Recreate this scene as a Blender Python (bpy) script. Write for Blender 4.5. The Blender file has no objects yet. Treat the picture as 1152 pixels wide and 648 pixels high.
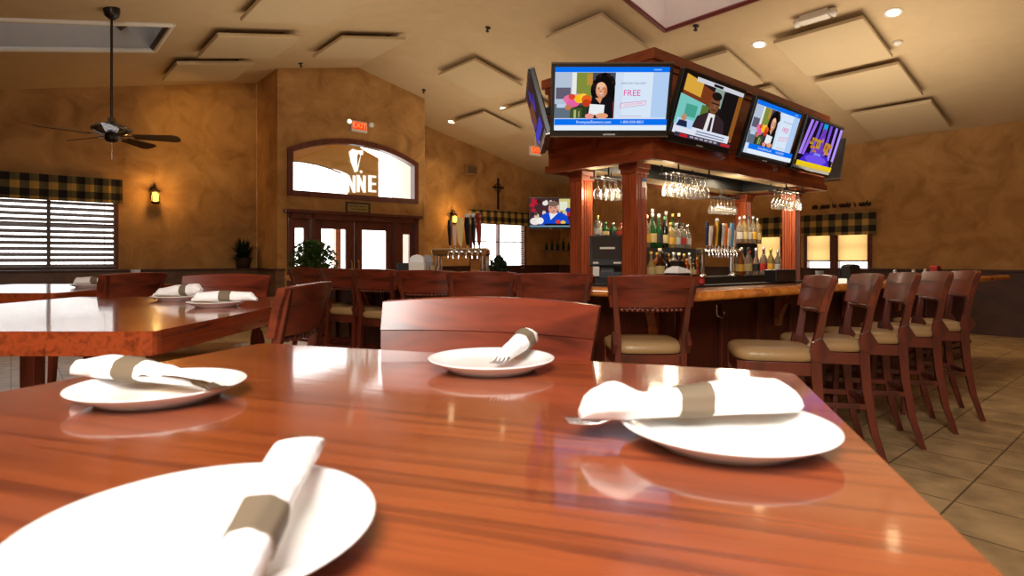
import bpy, math, random
from mathutils import Matrix, Vector
random.seed(7)
PI = math.pi
COL = bpy.context.scene.collection
EYE = 1.28; F = 660.0; HY = 291.0

# ------------------------------------------------------------------ helpers
def lin(c):
    c /= 255.0
    return c/12.92 if c <= .04045 else ((c+.055)/1.055)**2.4
def rgb(r, g, b): return (lin(r), lin(g), lin(b), 1)

class MB:
    def __init__(s): s.v = []; s.f = []; s.m = []; s.s = []
    def add(s, vs, fs, mat=0, M=None, smooth=False):
        o = len(s.v)
        for p in vs:
            p = Vector(p)
            s.v.append(M @ p if M is not None else p)
        for f in fs:
            s.f.append([i+o for i in f]); s.m.append(mat); s.s.append(smooth)
        return s
    def box(s, c, d, mat=0, M=None):
        x, y, z = c; a, b, e = d[0]/2, d[1]/2, d[2]/2
        vs = [(x+i*a, y+j*b, z+k*e) for i in (-1, 1) for j in (-1, 1) for k in (-1, 1)]
        fs = [(0,1,3,2), (4,6,7,5), (0,4,5,1), (2,3,7,6), (0,2,6,4), (1,5,7,3)]
        return s.add(vs, fs, mat, M)
    def prism(s, poly, z0, z1, mat=0, M=None, smooth=False):
        n = len(poly)
        vs = [(p[0], p[1], z0) for p in poly] + [(p[0], p[1], z1) for p in poly]
        s.add(vs, [tuple(reversed(range(n))), tuple(range(n, 2*n))], mat, M)
        return s.add(vs, [(i, (i+1) % n, n+(i+1) % n, n+i) for i in range(n)], mat, M, smooth)
    def loft(s, rings, mat=0, M=None, smooth=True, caps=True):
        n = len(rings[0]); vs = [p for r in rings for p in r]; fs = []
        for k in range(len(rings)-1):
            for i in range(n):
                j = (i+1) % n
                fs.append((k*n+i, k*n+j, (k+1)*n+j, (k+1)*n+i))
        s.add(vs, fs, mat, M, smooth)
        if caps:
            s.add(rings[0], [tuple(reversed(range(n)))], mat, M)
            s.add(rings[-1], [tuple(range(n))], mat, M)
        return s
    def tube(s, pts, r, n=8, mat=0, M=None, smooth=True):
        pts = [Vector(p) for p in pts]; rings = []; up = None
        for i, p in enumerate(pts):
            t = (pts[min(i+1, len(pts)-1)] - pts[max(i-1, 0)]).normalized()
            if up is None: up = Vector((0,0,1)) if abs(t.z) < .9 else Vector((1,0,0))
            a = t.cross(up).normalized(); b = a.cross(t).normalized(); up = b
            rr = r[i] if isinstance(r, (list, tuple)) else r
            rings.append([p + a*rr*math.cos(2*PI*k/n) + b*rr*math.sin(2*PI*k/n) for k in range(n)])
        return s.loft(rings, mat, M, smooth)
    def bar(s, pts, sizes, mat=0, M=None):
        """rectangular bar through points; sizes (w along local x, d along y) stays axis aligned"""
        rings = []
        for p, (w, d) in zip(pts, sizes):
            x, y, z = p
            rings.append([(x-w/2, y-d/2, z), (x+w/2, y-d/2, z), (x+w/2, y+d/2, z), (x-w/2, y+d/2, z)])
        return s.loft(rings, mat, M, False)
    def lathe(s, prof, n=20, mat=0, M=None, smooth=True, c=(0,0,0)):
        vs = []; fs = []
        for r, z in prof:
            for k in range(n):
                vs.append((c[0]+r*math.cos(2*PI*k/n), c[1]+r*math.sin(2*PI*k/n), c[2]+z))
        for i in range(len(prof)-1):
            for k in range(n):
                j = (k+1) % n
                fs.append((i*n+k, i*n+j, (i+1)*n+j, (i+1)*n+k))
        s.add(vs, fs, mat, M, smooth)
        if prof[0][0] > 1e-5: s.add(vs[:n], [tuple(reversed(range(n)))], mat, M)
        if prof[-1][0] > 1e-5: s.add(vs[-n:], [tuple(range(n))], mat, M)
        return s
    def sphere(s, c, r, mat=0, n=12, M=None):
        rx, ry, rz = r if isinstance(r, tuple) else (r, r, r)
        vs = []; fs = []
        for i in range(n+1):
            t = PI*i/n
            for k in range(n):
                a = 2*PI*k/n
                vs.append((c[0]+rx*math.sin(t)*math.cos(a), c[1]+ry*math.sin(t)*math.sin(a), c[2]-rz*math.cos(t)))
        for i in range(n):
            for k in range(n):
                j = (k+1) % n
                fs.append((i*n+k, i*n+j, (i+1)*n+j, (i+1)*n+k))
        return s.add(vs, fs, mat, M, True)
    def quad(s, pts, mat=0, M=None): return s.add(pts, [tuple(range(len(pts)))], mat, M)
    def build(s, name, mats, parent=None, loc=None, rotz=0, M=None, bevel=None, seg=2, sharp=False):
        me = bpy.data.meshes.new(name)
        me.from_pydata([tuple(v) for v in s.v], [], s.f)
        if not isinstance(mats, (list, tuple)): mats = [mats]
        for m in mats: me.materials.append(m)
        me.polygons.foreach_set('material_index', s.m)
        me.polygons.foreach_set('use_smooth', s.s)
        me.validate(); me.update()
        if sharp: me.set_sharp_from_angle(angle=.7)
        o = bpy.data.objects.new(name, me); COL.objects.link(o)
        if parent is not None: o.parent = parent
        if M is not None: o.matrix_local = M
        elif loc is not None:
            o.location = loc; o.rotation_euler = (0, 0, rotz)
        if bevel:
            b = o.modifiers.new('bevel', 'BEVEL'); b.width = bevel; b.segments = seg; b.limit_method = 'ANGLE'; b.angle_limit = .6
        return o

def tag(o, label, cat, group=None, kind=None):
    o['label'] = label; o['category'] = cat
    if group: o['group'] = group
    if kind: o['kind'] = kind
    return o
def thing(name, label, cat, loc=(0,0,0), rotz=0, group=None, M=None):
    o = bpy.data.objects.new(name, None); COL.objects.link(o); o.empty_display_size = .1
    if M is not None: o.matrix_world = M
    else: o.location = loc; o.rotation_euler = (0, 0, rotz)
    return tag(o, label, cat, group)
def dup(root, loc=None, rotz=None, label=None, group=None, M=None):
    r = root.copy(); COL.objects.link(r)
    if M is not None: r.matrix_world = M
    else: r.location = loc; r.rotation_euler = (0, 0, rotz or 0)
    if label: r['label'] = label
    if group: r['group'] = group
    for ch in list(root.children):
        c = ch.copy(); COL.objects.link(c); c.parent = r
        for g in list(ch.children):
            d = g.copy(); COL.objects.link(d); d.parent = c
    return r
def struct(o):
    o['kind'] = 'structure'; return o
def frame(o, a, n):
    """x along a, y along n (both horizontal), z up, at o"""
    a = Vector((a[0], a[1], 0)).normalized(); n = Vector((n[0], n[1], 0)).normalized()
    M = Matrix.Identity(4)
    M.col[0][:3] = a; M.col[1][:3] = n; M.col[2][:3] = (0,0,1); M.col[3][:3] = o
    return M
def TR(loc, rz=0, rx=0): return Matrix.Translation(loc) @ Matrix.Rotation(rz, 4, 'Z') @ Matrix.Rotation(rx, 4, 'X')
def text_geo(body, size, align='CENTER'):
    cu = bpy.data.curves.new('t', 'FONT'); cu.body = body; cu.size = size; cu.align_x = align; cu.align_y = 'CENTER'; cu.resolution_u = 3
    ob = bpy.data.objects.new('t', cu); COL.objects.link(ob)
    me = bpy.data.meshes.new_from_object(ob.evaluated_get(bpy.context.evaluated_depsgraph_get()))
    vs = [tuple(v.co) for v in me.vertices]; fs = [tuple(p.vertices) for p in me.polygons]
    bpy.data.objects.remove(ob); bpy.data.curves.remove(cu); bpy.data.meshes.remove(me)
    return vs, fs
ORD = ['first','second','third','fourth','fifth','sixth','seventh','eighth','ninth','tenth','eleventh','twelfth','thirteenth']

# ------------------------------------------------------------------ materials
def newmat(name):
    m = bpy.data.materials.new(name); m.use_nodes = True
    nt = m.node_tree; b = nt.nodes['Principled BSDF']
    return m, nt, b
def plain(name, c, rough=.5, metal=0, coat=0, emit=None, es=0, spec=.5, bump=0, bscale=80):
    m, nt, b = newmat(name)
    b.inputs['Base Color'].default_value = c; b.inputs['Roughness'].default_value = rough
    b.inputs['Metallic'].default_value = metal; b.inputs['Coat Weight'].default_value = coat
    b.inputs['Specular IOR Level'].default_value = spec
    # a light procedural variation on every surface
    n = nt.nodes.new('ShaderNodeTexNoise'); n.inputs['Scale'].default_value = bscale/8
    tc = nt.nodes.new('ShaderNodeTexCoord'); nt.links.new(tc.outputs['Object'], n.inputs['Vector'])
    mx = nt.nodes.new('ShaderNodeMix'); mx.data_type = 'RGBA'; mx.blend_type = 'MULTIPLY'; mx.inputs[0].default_value = .15
    mx.inputs[6].default_value = c; nt.links.new(n.outputs['Color'], mx.inputs[7]); nt.links.new(mx.outputs[2], b.inputs['Base Color'])
    if emit: b.inputs['Emission Color'].default_value = emit; b.inputs['Emission Strength'].default_value = es
    if bump:
        n2 = nt.nodes.new('ShaderNodeTexNoise'); n2.inputs['Scale'].default_value = bscale
        bp = nt.nodes.new('ShaderNodeBump'); bp.inputs['Strength'].default_value = bump; bp.inputs['Distance'].default_value = .01
        nt.links.new(tc.outputs['Object'], n2.inputs['Vector']); nt.links.new(n2.outputs['Fac'], bp.inputs['Height']); nt.links.new(bp.outputs[0], b.inputs['Normal'])
    return m
def ramp(nt, fac, stops):
    r = nt.nodes.new('ShaderNodeValToRGB')
    while len(r.color_ramp.elements) < len(stops): r.color_ramp.elements.new(.5)
    for e, (p, c) in zip(r.color_ramp.elements, stops): e.position = p; e.color = c
    nt.links.new(fac, r.inputs[0]); return r
def wood(name, dark, light, scale=(1.2, 14, 14), rough=.25, coat=.5, planks=None, bump=.05, crough=.1, spec=.5):
    m, nt, b = newmat(name)
    tc = nt.nodes.new('ShaderNodeTexCoord'); mp = nt.nodes.new('ShaderNodeMapping'); mp.inputs['Scale'].default_value = scale
    nt.links.new(tc.outputs['Object'], mp.inputs['Vector'])
    n = nt.nodes.new('ShaderNodeTexNoise'); n.inputs['Scale'].default_value = 1.5; n.inputs['Detail'].default_value = 8; n.inputs['Distortion'].default_value = .6
    nt.links.new(mp.outputs[0], n.inputs['Vector'])
    r = ramp(nt, n.outputs['Fac'], [(.3, dark), (.55, light), (.75, tuple(.6*d+.4*l for d, l in zip(dark, light)))])
    out = r.outputs[0]
    if planks:
        # plank-to-plank tint: stepped coordinate across the boards
        sp = nt.nodes.new('ShaderNodeSeparateXYZ'); nt.links.new(tc.outputs['Object'], sp.inputs[0])
        mu = nt.nodes.new('ShaderNodeMath'); mu.operation = 'MULTIPLY'; mu.inputs[1].default_value = 1/planks; nt.links.new(sp.outputs[1], mu.inputs[0])
        fl = nt.nodes.new('ShaderNodeMath'); fl.operation = 'FLOOR'; nt.links.new(mu.outputs[0], fl.inputs[0])
        wn = nt.nodes.new('ShaderNodeTexWhiteNoise'); wn.noise_dimensions = '1D'; nt.links.new(fl.outputs[0], wn.inputs['W'])
        rr = ramp(nt, wn.outputs['Value'], [(0, (.86,.86,.86,1)), (1, (1.08,1.08,1.08,1))])
        mx = nt.nodes.new('ShaderNodeMix'); mx.data_type = 'RGBA'; mx.blend_type = 'MULTIPLY'; mx.inputs[0].default_value = 1
        nt.links.new(out, mx.inputs[6]); nt.links.new(rr.outputs[0], mx.inputs[7]); out = mx.outputs[2]
    nt.links.new(out, b.inputs['Base Color'])
    b.inputs['Roughness'].default_value = rough; b.inputs['Coat Weight'].default_value = coat; b.inputs['Coat Roughness'].default_value = crough
    b.inputs['Specular IOR Level'].default_value = spec
    bp = nt.nodes.new('ShaderNodeBump'); bp.inputs['Strength'].default_value = bump; bp.inputs['Distance'].default_value = .004
    nt.links.new(n.outputs['Fac'], bp.inputs['Height']); nt.links.new(bp.outputs[0], b.inputs['Normal']); nt.links.new(bp.outputs[0], b.inputs['Coat Normal'])
    return m
def blotchy(name, stops, scale, rough=.8, bump=.1, wave=0):
    m, nt, b = newmat(name)
    tc = nt.nodes.new('ShaderNodeTexCoord')
    n = nt.nodes.new('ShaderNodeTexNoise'); n.inputs['Scale'].default_value = scale; n.inputs['Detail'].default_value = 7; n.inputs['Roughness'].default_value = .62; n.inputs['Distortion'].default_value = .8
    nt.links.new(tc.outputs['Object'], n.inputs['Vector'])
    r = ramp(nt, n.outputs['Fac'], stops); nt.links.new(r.outputs[0], b.inputs['Base Color'])
    b.inputs['Roughness'].default_value = rough; b.inputs['Specular IOR Level'].default_value = .2
    n2 = nt.nodes.new('ShaderNodeTexNoise'); n2.inputs['Scale'].default_value = scale*9; n2.inputs['Detail'].default_value = 4
    nt.links.new(tc.outputs['Object'], n2.inputs['Vector'])
    bp = nt.nodes.new('ShaderNodeBump'); bp.inputs['Strength'].default_value = bump; bp.inputs['Distance'].default_value = .02
    nt.links.new(n2.outputs['Fac'], bp.inputs['Height']); nt.links.new(bp.outputs[0], b.inputs['Normal'])
    return m
EM = {}
def emit(c, s=1.0):
    k = (c, s)
    if k not in EM:
        m = bpy.data.materials.new('glow'); m.use_nodes = True; nt = m.node_tree; nt.nodes.remove(nt.nodes['Principled BSDF'])
        e = nt.nodes.new('ShaderNodeEmission'); e.inputs[0].default_value = rgb(*c); e.inputs[1].default_value = s
        nt.links.new(e.outputs[0], nt.nodes['Material Output'].inputs[0]); EM[k] = m
    return EM[k]
def thin_glass(name, tint=(1,1,1,1), gloss=.08, rough=.02, diff=0):
    m = bpy.data.materials.new(name); m.use_nodes = True; nt = m.node_tree; nt.nodes.remove(nt.nodes['Principled BSDF'])
    t = nt.nodes.new('ShaderNodeBsdfTransparent'); t.inputs[0].default_value = tint
    g = nt.nodes.new('ShaderNodeBsdfGlossy'); g.inputs['Roughness'].default_value = rough
    mx = nt.nodes.new('ShaderNodeMixShader')
    lw = nt.nodes.new('ShaderNodeLayerWeight'); lw.inputs[0].default_value = .35
    ad = nt.nodes.new('ShaderNodeMath'); ad.operation = 'MULTIPLY_ADD'; ad.inputs[1].default_value = .6 if diff else .25; ad.inputs[2].default_value = gloss
    nt.links.new(lw.outputs['Facing'], ad.inputs[0]); nt.links.new(ad.outputs[0], mx.inputs[0])
    nt.links.new(t.outputs[0], mx.inputs[1]); nt.links.new(g.outputs[0], mx.inputs[2])
    last = mx
    if diff:
        d = nt.nodes.new('ShaderNodeBsdfDiffuse'); d.inputs[0].default_value = (.85,.83,.8,1)
        m2 = nt.nodes.new('ShaderNodeMixShader'); m2.inputs[0].default_value = diff
        nt.links.new(mx.outputs[0], m2.inputs[1]); nt.links.new(d.outputs[0], m2.inputs[2]); last = m2
    nt.links.new(last.outputs[0], nt.nodes['Material Output'].inputs[0]); return m
def plaid(name, s=.12):
    m, nt, b = newmat(name)
    tc = nt.nodes.new('ShaderNodeTexCoord'); sp = nt.nodes.new('ShaderNodeSeparateXYZ'); nt.links.new(tc.outputs['Object'], sp.inputs[0])
    fac = []
    for ax in (0, 2):
        mu = nt.nodes.new('ShaderNodeMath'); mu.operation = 'MULTIPLY'; mu.inputs[1].default_value = 1/(2*s); nt.links.new(sp.outputs[ax], mu.inputs[0])
        fr = nt.nodes.new('ShaderNodeMath'); fr.operation = 'FRACT'; nt.links.new(mu.outputs[0], fr.inputs[0])
        gt = nt.nodes.new('ShaderNodeMath'); gt.operation = 'GREATER_THAN'; gt.inputs[1].default_value = .5; nt.links.new(fr.outputs[0], gt.inputs[0]); fac.append(gt)
    ad = nt.nodes.new('ShaderNodeMath'); ad.operation = 'ADD'; nt.links.new(fac[0].outputs[0], ad.inputs[0]); nt.links.new(fac[1].outputs[0], ad.inputs[1])
    dv = nt.nodes.new('ShaderNodeMath'); dv.operation = 'MULTIPLY'; dv.inputs[1].default_value = .5; nt.links.new(ad.outputs[0], dv.inputs[0])
    r = ramp(nt, dv.outputs[0], [(0, rgb(178,140,70)), (.5, rgb(92,84,52)), (1, rgb(30,22,18))]); r.color_ramp.interpolation = 'CONSTANT'
    r.color_ramp.elements[1].position = .3; r.color_ramp.elements[2].position = .8
    nt.links.new(r.outputs[0], b.inputs['Base Color']); b.inputs['Roughness'].default_value = .95
    return m
def translucent(name, c):
    m = bpy.data.materials.new(name); m.use_nodes = True; nt = m.node_tree; nt.nodes.remove(nt.nodes['Principled BSDF'])
    d = nt.nodes.new('ShaderNodeBsdfDiffuse'); t = nt.nodes.new('ShaderNodeBsdfTranslucent'); d.inputs[0].default_value = c; t.inputs[0].default_value = c
    w = nt.nodes.new('ShaderNodeTexWave'); w.inputs['Scale'].default_value = 60; w.bands_direction = 'Z'
    tc = nt.nodes.new('ShaderNodeTexCoord'); nt.links.new(tc.outputs['Object'], w.inputs['Vector'])
    r = ramp(nt, w.outputs['Fac'], [(0, tuple(x*.85 for x in c)), (1, c)]); nt.links.new(r.outputs[0], t.inputs[0])
    mx = nt.nodes.new('ShaderNodeMixShader'); mx.inputs[0].default_value = .7
    nt.links.new(d.outputs[0], mx.inputs[1]); nt.links.new(t.outputs[0], mx.inputs[2]); nt.links.new(mx.outputs[0], nt.nodes['Material Output'].inputs[0]); return m
def tiles(name):
    m, nt, b = newmat(name)
    tc = nt.nodes.new('ShaderNodeTexCoord'); mp = nt.nodes.new('ShaderNodeMapping'); mp.inputs['Rotation'].default_value[2] = math.radians(-40.5)
    nt.links.new(tc.outputs['Object'], mp.inputs['Vector'])
    br = nt.nodes.new('ShaderNodeTexBrick'); br.offset = 0; br.inputs['Scale'].default_value = 1; br.inputs['Brick Width'].default_value = .42; br.inputs['Row Height'].default_value = .42
    br.inputs['Mortar Size'].default_value = .006; br.inputs['Color1'].default_value = rgb(204,172,124); br.inputs['Color2'].default_value = rgb(188,156,110); br.inputs['Mortar'].default_value = rgb(120,96,66)
    nt.links.new(mp.outputs[0], br.inputs['Vector'])
    n = nt.nodes.new('ShaderNodeTexNoise'); n.inputs['Scale'].default_value = 5; n.inputs['Detail'].default_value = 6; nt.links.new(tc.outputs['Object'], n.inputs['Vector'])
    r = ramp(nt, n.outputs['Fac'], [(.3, (.6,.6,.6,1)), (.7, (1.1,1.1,1.1,1))])
    mx = nt.nodes.new('ShaderNodeMix'); mx.data_type = 'RGBA'; mx.blend_type = 'MULTIPLY'; mx.inputs[0].default_value = 1
    nt.links.new(br.outputs[0], mx.inputs[6]); nt.links.new(r.outputs[0], mx.inputs[7]); nt.links.new(mx.outputs[2], b.inputs['Base Color'])
    b.inputs['Roughness'].default_value = .4
    return m

TABLE = wood('table_mahogany', rgb(100,40,18), rgb(152,72,34), (1.1, 34, 34), .25, 1.0, planks=.105, bump=.03, crough=.075, spec=.35)
TABLE2 = wood('left_table_mahogany', rgb(86,32,16), rgb(146,62,30), (22, 1.4, 22), .25, .8, planks=None, bump=.02, crough=.08)
STOOL = wood('stool_mahogany', rgb(58,20,13), rgb(104,42,27), (3, 3, 1.2), .28, .35, bump=.03, crough=.18)
STOOLR = wood('stool_rail_mahogany', rgb(64,22,14), rgb(118,47,29), (1.2, 8, 10), .3, .2, bump=.03, crough=.16)
CANOPY = wood('canopy_cherry', rgb(104,42,18), rgb(160,74,34), (1.5, 1.5, 9), .35, .2)
CANOPYD = wood('canopy_cornice', rgb(88,34,16), rgb(136,60,28), (1.5, 1.5, 9), .4, .2)
PILLAR = wood('pillar_cherry', rgb(104,42,18), rgb(160,74,36), (10, 10, 1), .4, .15)
BARTOP = wood('bar_top_honey', rgb(152,80,28), rgb(206,126,52), (1.2, 10, 10), .22, .4)
BARFRONT = wood('bar_front_dark', rgb(52,19,11), rgb(86,34,20), (8, 8, 1.2), .35, .2)
DOORW = wood('door_wood', rgb(60,22,12), rgb(96,40,24), (8, 8, 1.2), .4, .2)
WAINS = wood('wainscot_wood', rgb(70,46,28), rgb(104,72,46), (2, 2, 2), .5, .05)
WAIND = wood('wainscot_dark', rgb(44,22,12), rgb(70,36,20), (2, 2, 2), .5, .05)
WALL = blotchy('ochre_plaster', [(.22, rgb(130,90,48)), (.5, rgb(170,126,74)), (.78, rgb(196,150,92))], 1.9)
CEIL = blotchy('tan_ceiling', [(.2, rgb(190,166,130)), (.8, rgb(202,178,142))], 3, .9, .05)
PANELM = plain('acoustic_fabric', rgb(198,176,140), .95, bump=.15, bscale=300)
WELL = plain('skylight_plaster', rgb(214,198,190), .9)
FLOOR = tiles('beige_tile')
REDTRIM = plain('red_trim', rgb(104,26,18), .4)
DARKTRIM = plain('dark_trim', rgb(50,34,22), .5)
WHITE = plain('white_porcelain', (.93,.92,.90,1), .18, coat=.3)
NAPK = plain('white_linen', (.93,.92,.91,1), .9, bump=.25, bscale=60)
BAND = plain('taupe_paper', rgb(112,98,78), .75)
STEEL = plain('steel', (.62,.61,.6,1), .22, 1)
CHROME = plain('chrome', (.8,.8,.8,1), .12, 1)
BRASS = plain('brass', rgb(170,124,60), .3, 1)
BLACK = plain('black_plastic', (.012,.012,.012,1), .3)
BLACKM = plain('black_matte', (.01,.01,.01,1), .7)
BRONZE = plain('dark_bronze', rgb(34,24,18), .35, .3)
LEATHER = plain('tan_leather', rgb(172,138,94), .38, bump=.2, bscale=60)
GLASS = thin_glass('window_glass')
WINEG = thin_glass('stemware_glass', (.95,.95,.93,1), .12, .05, .07)
PLAID = plaid('plaid_cloth')
SHADE = translucent('amber_roller_shade', rgb(214,172,108))
WELLG = plain('skylight_grey', rgb(200,196,192), .9)
FROST = translucent('dimming_sheet', (.2,.2,.21,1))  # for the unseen sheet added to dim daylight in the left shaft
CREAM = plain('cream_soffit', rgb(226,206,164), .7)
GREEN = blotchy('leaf_green', [(.3, rgb(24,44,16)), (.7, rgb(72,98,40))], 20, .6)
GREEND = blotchy('dark_leaf', [(.3, rgb(10,22,12)), (.7, rgb(30,50,24))], 20, .6)
POT = plain('terracotta_pot', rgb(70,44,28), .7)
PWHITE = plain('off_white', rgb(226,220,208), .5)
GREY = plain('grey_plastic', rgb(120,120,118), .5)
OCHRE = plain('ochre_board', rgb(186,136,64), .8, emit=rgb(226,160,70), es=.05)  # slight emission stands in for daylight falling on the board
SIGNW = emit((255,250,238), 1.3)
PARCH = plain('parchment', rgb(150,128,70), .8)

# ------------------------------------------------------------------ layout: building axes v (to the right and back) and u (to the left and back)
V = Vector((.761, .649, 0)); U = Vector((-.649, .761, 0))
def UV(v, u, z=0): return V*v + U*u + Vector((0,0,z))
RIDGE_V = 5.296; RIDGE_Z = 5.13; SL = .2216
VMIN, VMAX, UMIN, UMAX = -1.94, 12.53, -5.0, 12.45
def ceil_z(v): return RIDGE_Z - SL*abs(v-RIDGE_V)
LW_U = 12.2
VA = 2.8+8.208     # entry wall u
EV0 = 3.717-.0     # entry wall left corner (v)
EV0 = V.dot(Vector((-4.314, 10.786, 0))); EV1 = EV0+3.16; EU = U.dot(Vector((-4.314, 10.786, 0)))
def at(px, py, n, c):
    """point where the sight line through a photo point meets the plane n.p = c (the eye is at (0,0,EYE))"""
    d = Vector(((px-576)/F, 1, (HY-py)/F)); n = Vector(n)
    t = (c - n.z*EYE)/n.dot(d)
    return Vector((d.x*t, d.y*t, EYE+d.z*t))
def on_left(px, py): return at(px, py, U, LW_U)
def on_back(px, py): return at(px, py, U, UMAX)
def on_right(px, py): return at(px, py, V, VMAX)
def on_entry(px, py): return at(px, py, U, EU)
def on_cl(px, py): return at(px, py, Vector((0,0,1)) - V*SL, RIDGE_Z - SL*RIDGE_V)
def on_cr(px, py): return at(px, py, Vector((0,0,1)) + V*SL, RIDGE_Z + SL*RIDGE_V)

# ------------------------------------------------------------------ room shell
def wall(name, O, a, n, s0, s1, top, holes=(), breaks=(), mat=None):
    """sheet in local x (along a), z; holes (s0,s1,z0,z1 or function)"""
    ss = {s0, s1}; ss.update(breaks)
    for h in holes:
        ss.update((h[0], h[1]))
        if callable(h[3]): ss.update(h[0]+(h[1]-h[0])*k/24 for k in range(25))
    ss = sorted(ss); mb = MB()
    zf = lambda f, s: f(s) if callable(f) else f
    for a0, a1 in zip(ss, ss[1:]):
        mid = (a0+a1)/2
        act = sorted([h for h in holes if h[0] < mid < h[1]], key=lambda h: h[2])
        lo0 = lo1 = 0
        for h in act:
            if h[2] > lo0 + 1e-6: mb.quad([(a0,0,lo0), (a1,0,lo1), (a1,0,h[2]), (a0,0,h[2])])
            lo0, lo1 = zf(h[3], a0), zf(h[3], a1)
        mb.quad([(a0,0,lo0), (a1,0,lo1), (a1,0,top(a1)), (a0,0,top(a0))])
    return struct(mb.build(name, mat or WALL, M=frame(O, a, n)))

fl = MB(); fl.quad([UV(VMIN, UMIN), UV(VMAX, UMIN), UV(VMAX, UMAX+.2), UV(VMIN, UMAX+.2)]); struct(fl.build('floor', FLOOR))

def slope(name, v0, v1, hole):
    hv0, hv1, hu0, hu1 = hole
    vs = [v0, hv0, hv1, v1]; us = [UMIN, hu0, hu1, UMAX+.3]; mb = MB()
    for i in range(3):
        for j in range(3):
            if i == 1 and j == 1: continue
            mb.quad([UV(vs[i], us[j], ceil_z(vs[i])), UV(vs[i], us[j+1], ceil_z(vs[i])), UV(vs[i+1], us[j+1], ceil_z(vs[i+1])), UV(vs[i+1], us[j], ceil_z(vs[i+1]))])
    return struct(mb.build(name, CEIL))
HL = (-1.0, 1.58, 8.6, 9.82); HR = (5.75, 7.37, 2.3, 5.147)
slope('ceiling_left', VMIN, RIDGE_V, HL); slope('ceiling_right', RIDGE_V, VMAX, HR)

def skylight(name, hole, trim, beam, H=.95):
    v0, v1, u0, u1 = hole; e = bpy.data.objects.new(name, None); COL.objects.link(e); struct(e)
    w = MB(); c = [(v0,u0), (v1,u0), (v1,u1), (v0,u1)]; zt = max(ceil_z(v0), ceil_z(v1))+H
    for (a, b), (p, q) in zip(c, c[1:]+c[:1]): w.quad([UV(a,b,ceil_z(a)), UV(p,q,ceil_z(p)), UV(p,q,zt), UV(a,b,zt)])
    w.build('shaft', WELL if not beam else WELLG, e)
    t = MB()
    for (a, b), (p, q) in zip(c, c[1:]+c[:1]): t.tube([UV(a,b,ceil_z(a)-.01), UV(p,q,ceil_z(p)-.01)], .035, 6)
    t.build('edge_trim', trim, e)
    if beam:
        t = MB(); t.tube([UV(v1-.02,u0,ceil_z(v1)+.02), UV(v1-.02,u1,ceil_z(v1)+.02)], .05, 6); t.build('dark_edge', DARKTRIM, e)
    g = MB(); g.quad([UV(a,b,zt-.02) for a, b in c]); g.build('pane' if not beam else 'dimming_cover', GLASS if not beam else FROST, e)
    if beam:
        b = MB()
        for vv in (v1-.42,): b.tube([UV(vv,u0,ceil_z(vv)+.35), UV(vv,u1,ceil_z(vv)+.35)], .09, 4)
        b.build('beam', DARKTRIM, e)
    return e
skylight('skylight', HL, PWHITE, True); skylight('skylight.001', HR, REDTRIM, False, 2.2)

# gable-end walls (local x runs along v)
def vtop(base): return lambda s: ceil_z(base+s)
# left wall: v from VMIN to entry corner
LWIN_R = V.dot(on_left(133, 260)); LWIN_L = LWIN_R-1.9
wall('wall_left', UV(VMIN, LW_U), V, -U, 0, EV0-VMIN, vtop(VMIN), [(LWIN_L-VMIN, LWIN_R-VMIN, 1.10, 2.62)])
# entry: side return and face
SIDE = wall('wall_entry', UV(EV0, EU), U, -V, 0, LW_U-EU+.01, lambda s: ceil_z(EV0))
def ev(px): return V.dot(on_entry(px, 250))-EV0
arch0, arch1, TZ0, TZS, TZT = .176, 2.975, 2.46, 3.34, 3.665
def archtop(off=0):
    # circular segment
    c = (arch0+arch1)/2; hw = (arch1-arch0)/2; rise = TZT-TZS; R = (hw*hw+rise*rise)/(2*rise); zc = TZT-R
    return lambda s: zc + math.sqrt(max((R-off)**2-(s-c)**2, 0))
DT = 2.15
wall('wall_entry.001', UV(EV0, EU), V, -U, 0, 3.16, vtop(EV0), [(arch0, arch1, .0, DT), (arch0, arch1, TZ0, archtop())], [RIDGE_V-EV0])
wall('wall_entry.002', UV(EV1, EU), U, V, 0, UMAX-EU+.02, lambda s: ceil_z(EV1), mat=plain('daylight_white', rgb(236,230,220), .9))  # white colour stands in for bright daylight seen through the transom
BW0 = V.dot(on_back(528, 260)); BW1 = V.dot(on_back(591, 260))
wall('wall_back', UV(EV1, UMAX), V, -U, 0, VMAX-EV1+.05, vtop(EV1), [(BW0-EV1, BW1-EV1, .98, 2.5)])
# right wall (eave): local x runs along -u from the far corner
def cs(px): return UMAX - U.dot(on_right(px, 290))
CW = [(cs(905), cs(938.5)), (cs(939.5), cs(981)), (cs(848), cs(882))]
wall('wall_right', UV(VMAX, UMAX), -U, -V, -.05, UMAX-UMIN, lambda s: ceil_z(VMAX), [(a, b, .95, 2.1) for a, b in CW])
wall('wall_side', UV(VMIN, UMIN), U, V, 0, LW_U-UMIN, lambda s: ceil_z(VMIN))
wall('wall_front', UV(VMIN, UMIN), V, U, 0, VMAX-VMIN, vtop(VMIN), breaks=[RIDGE_V-VMIN])

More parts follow.
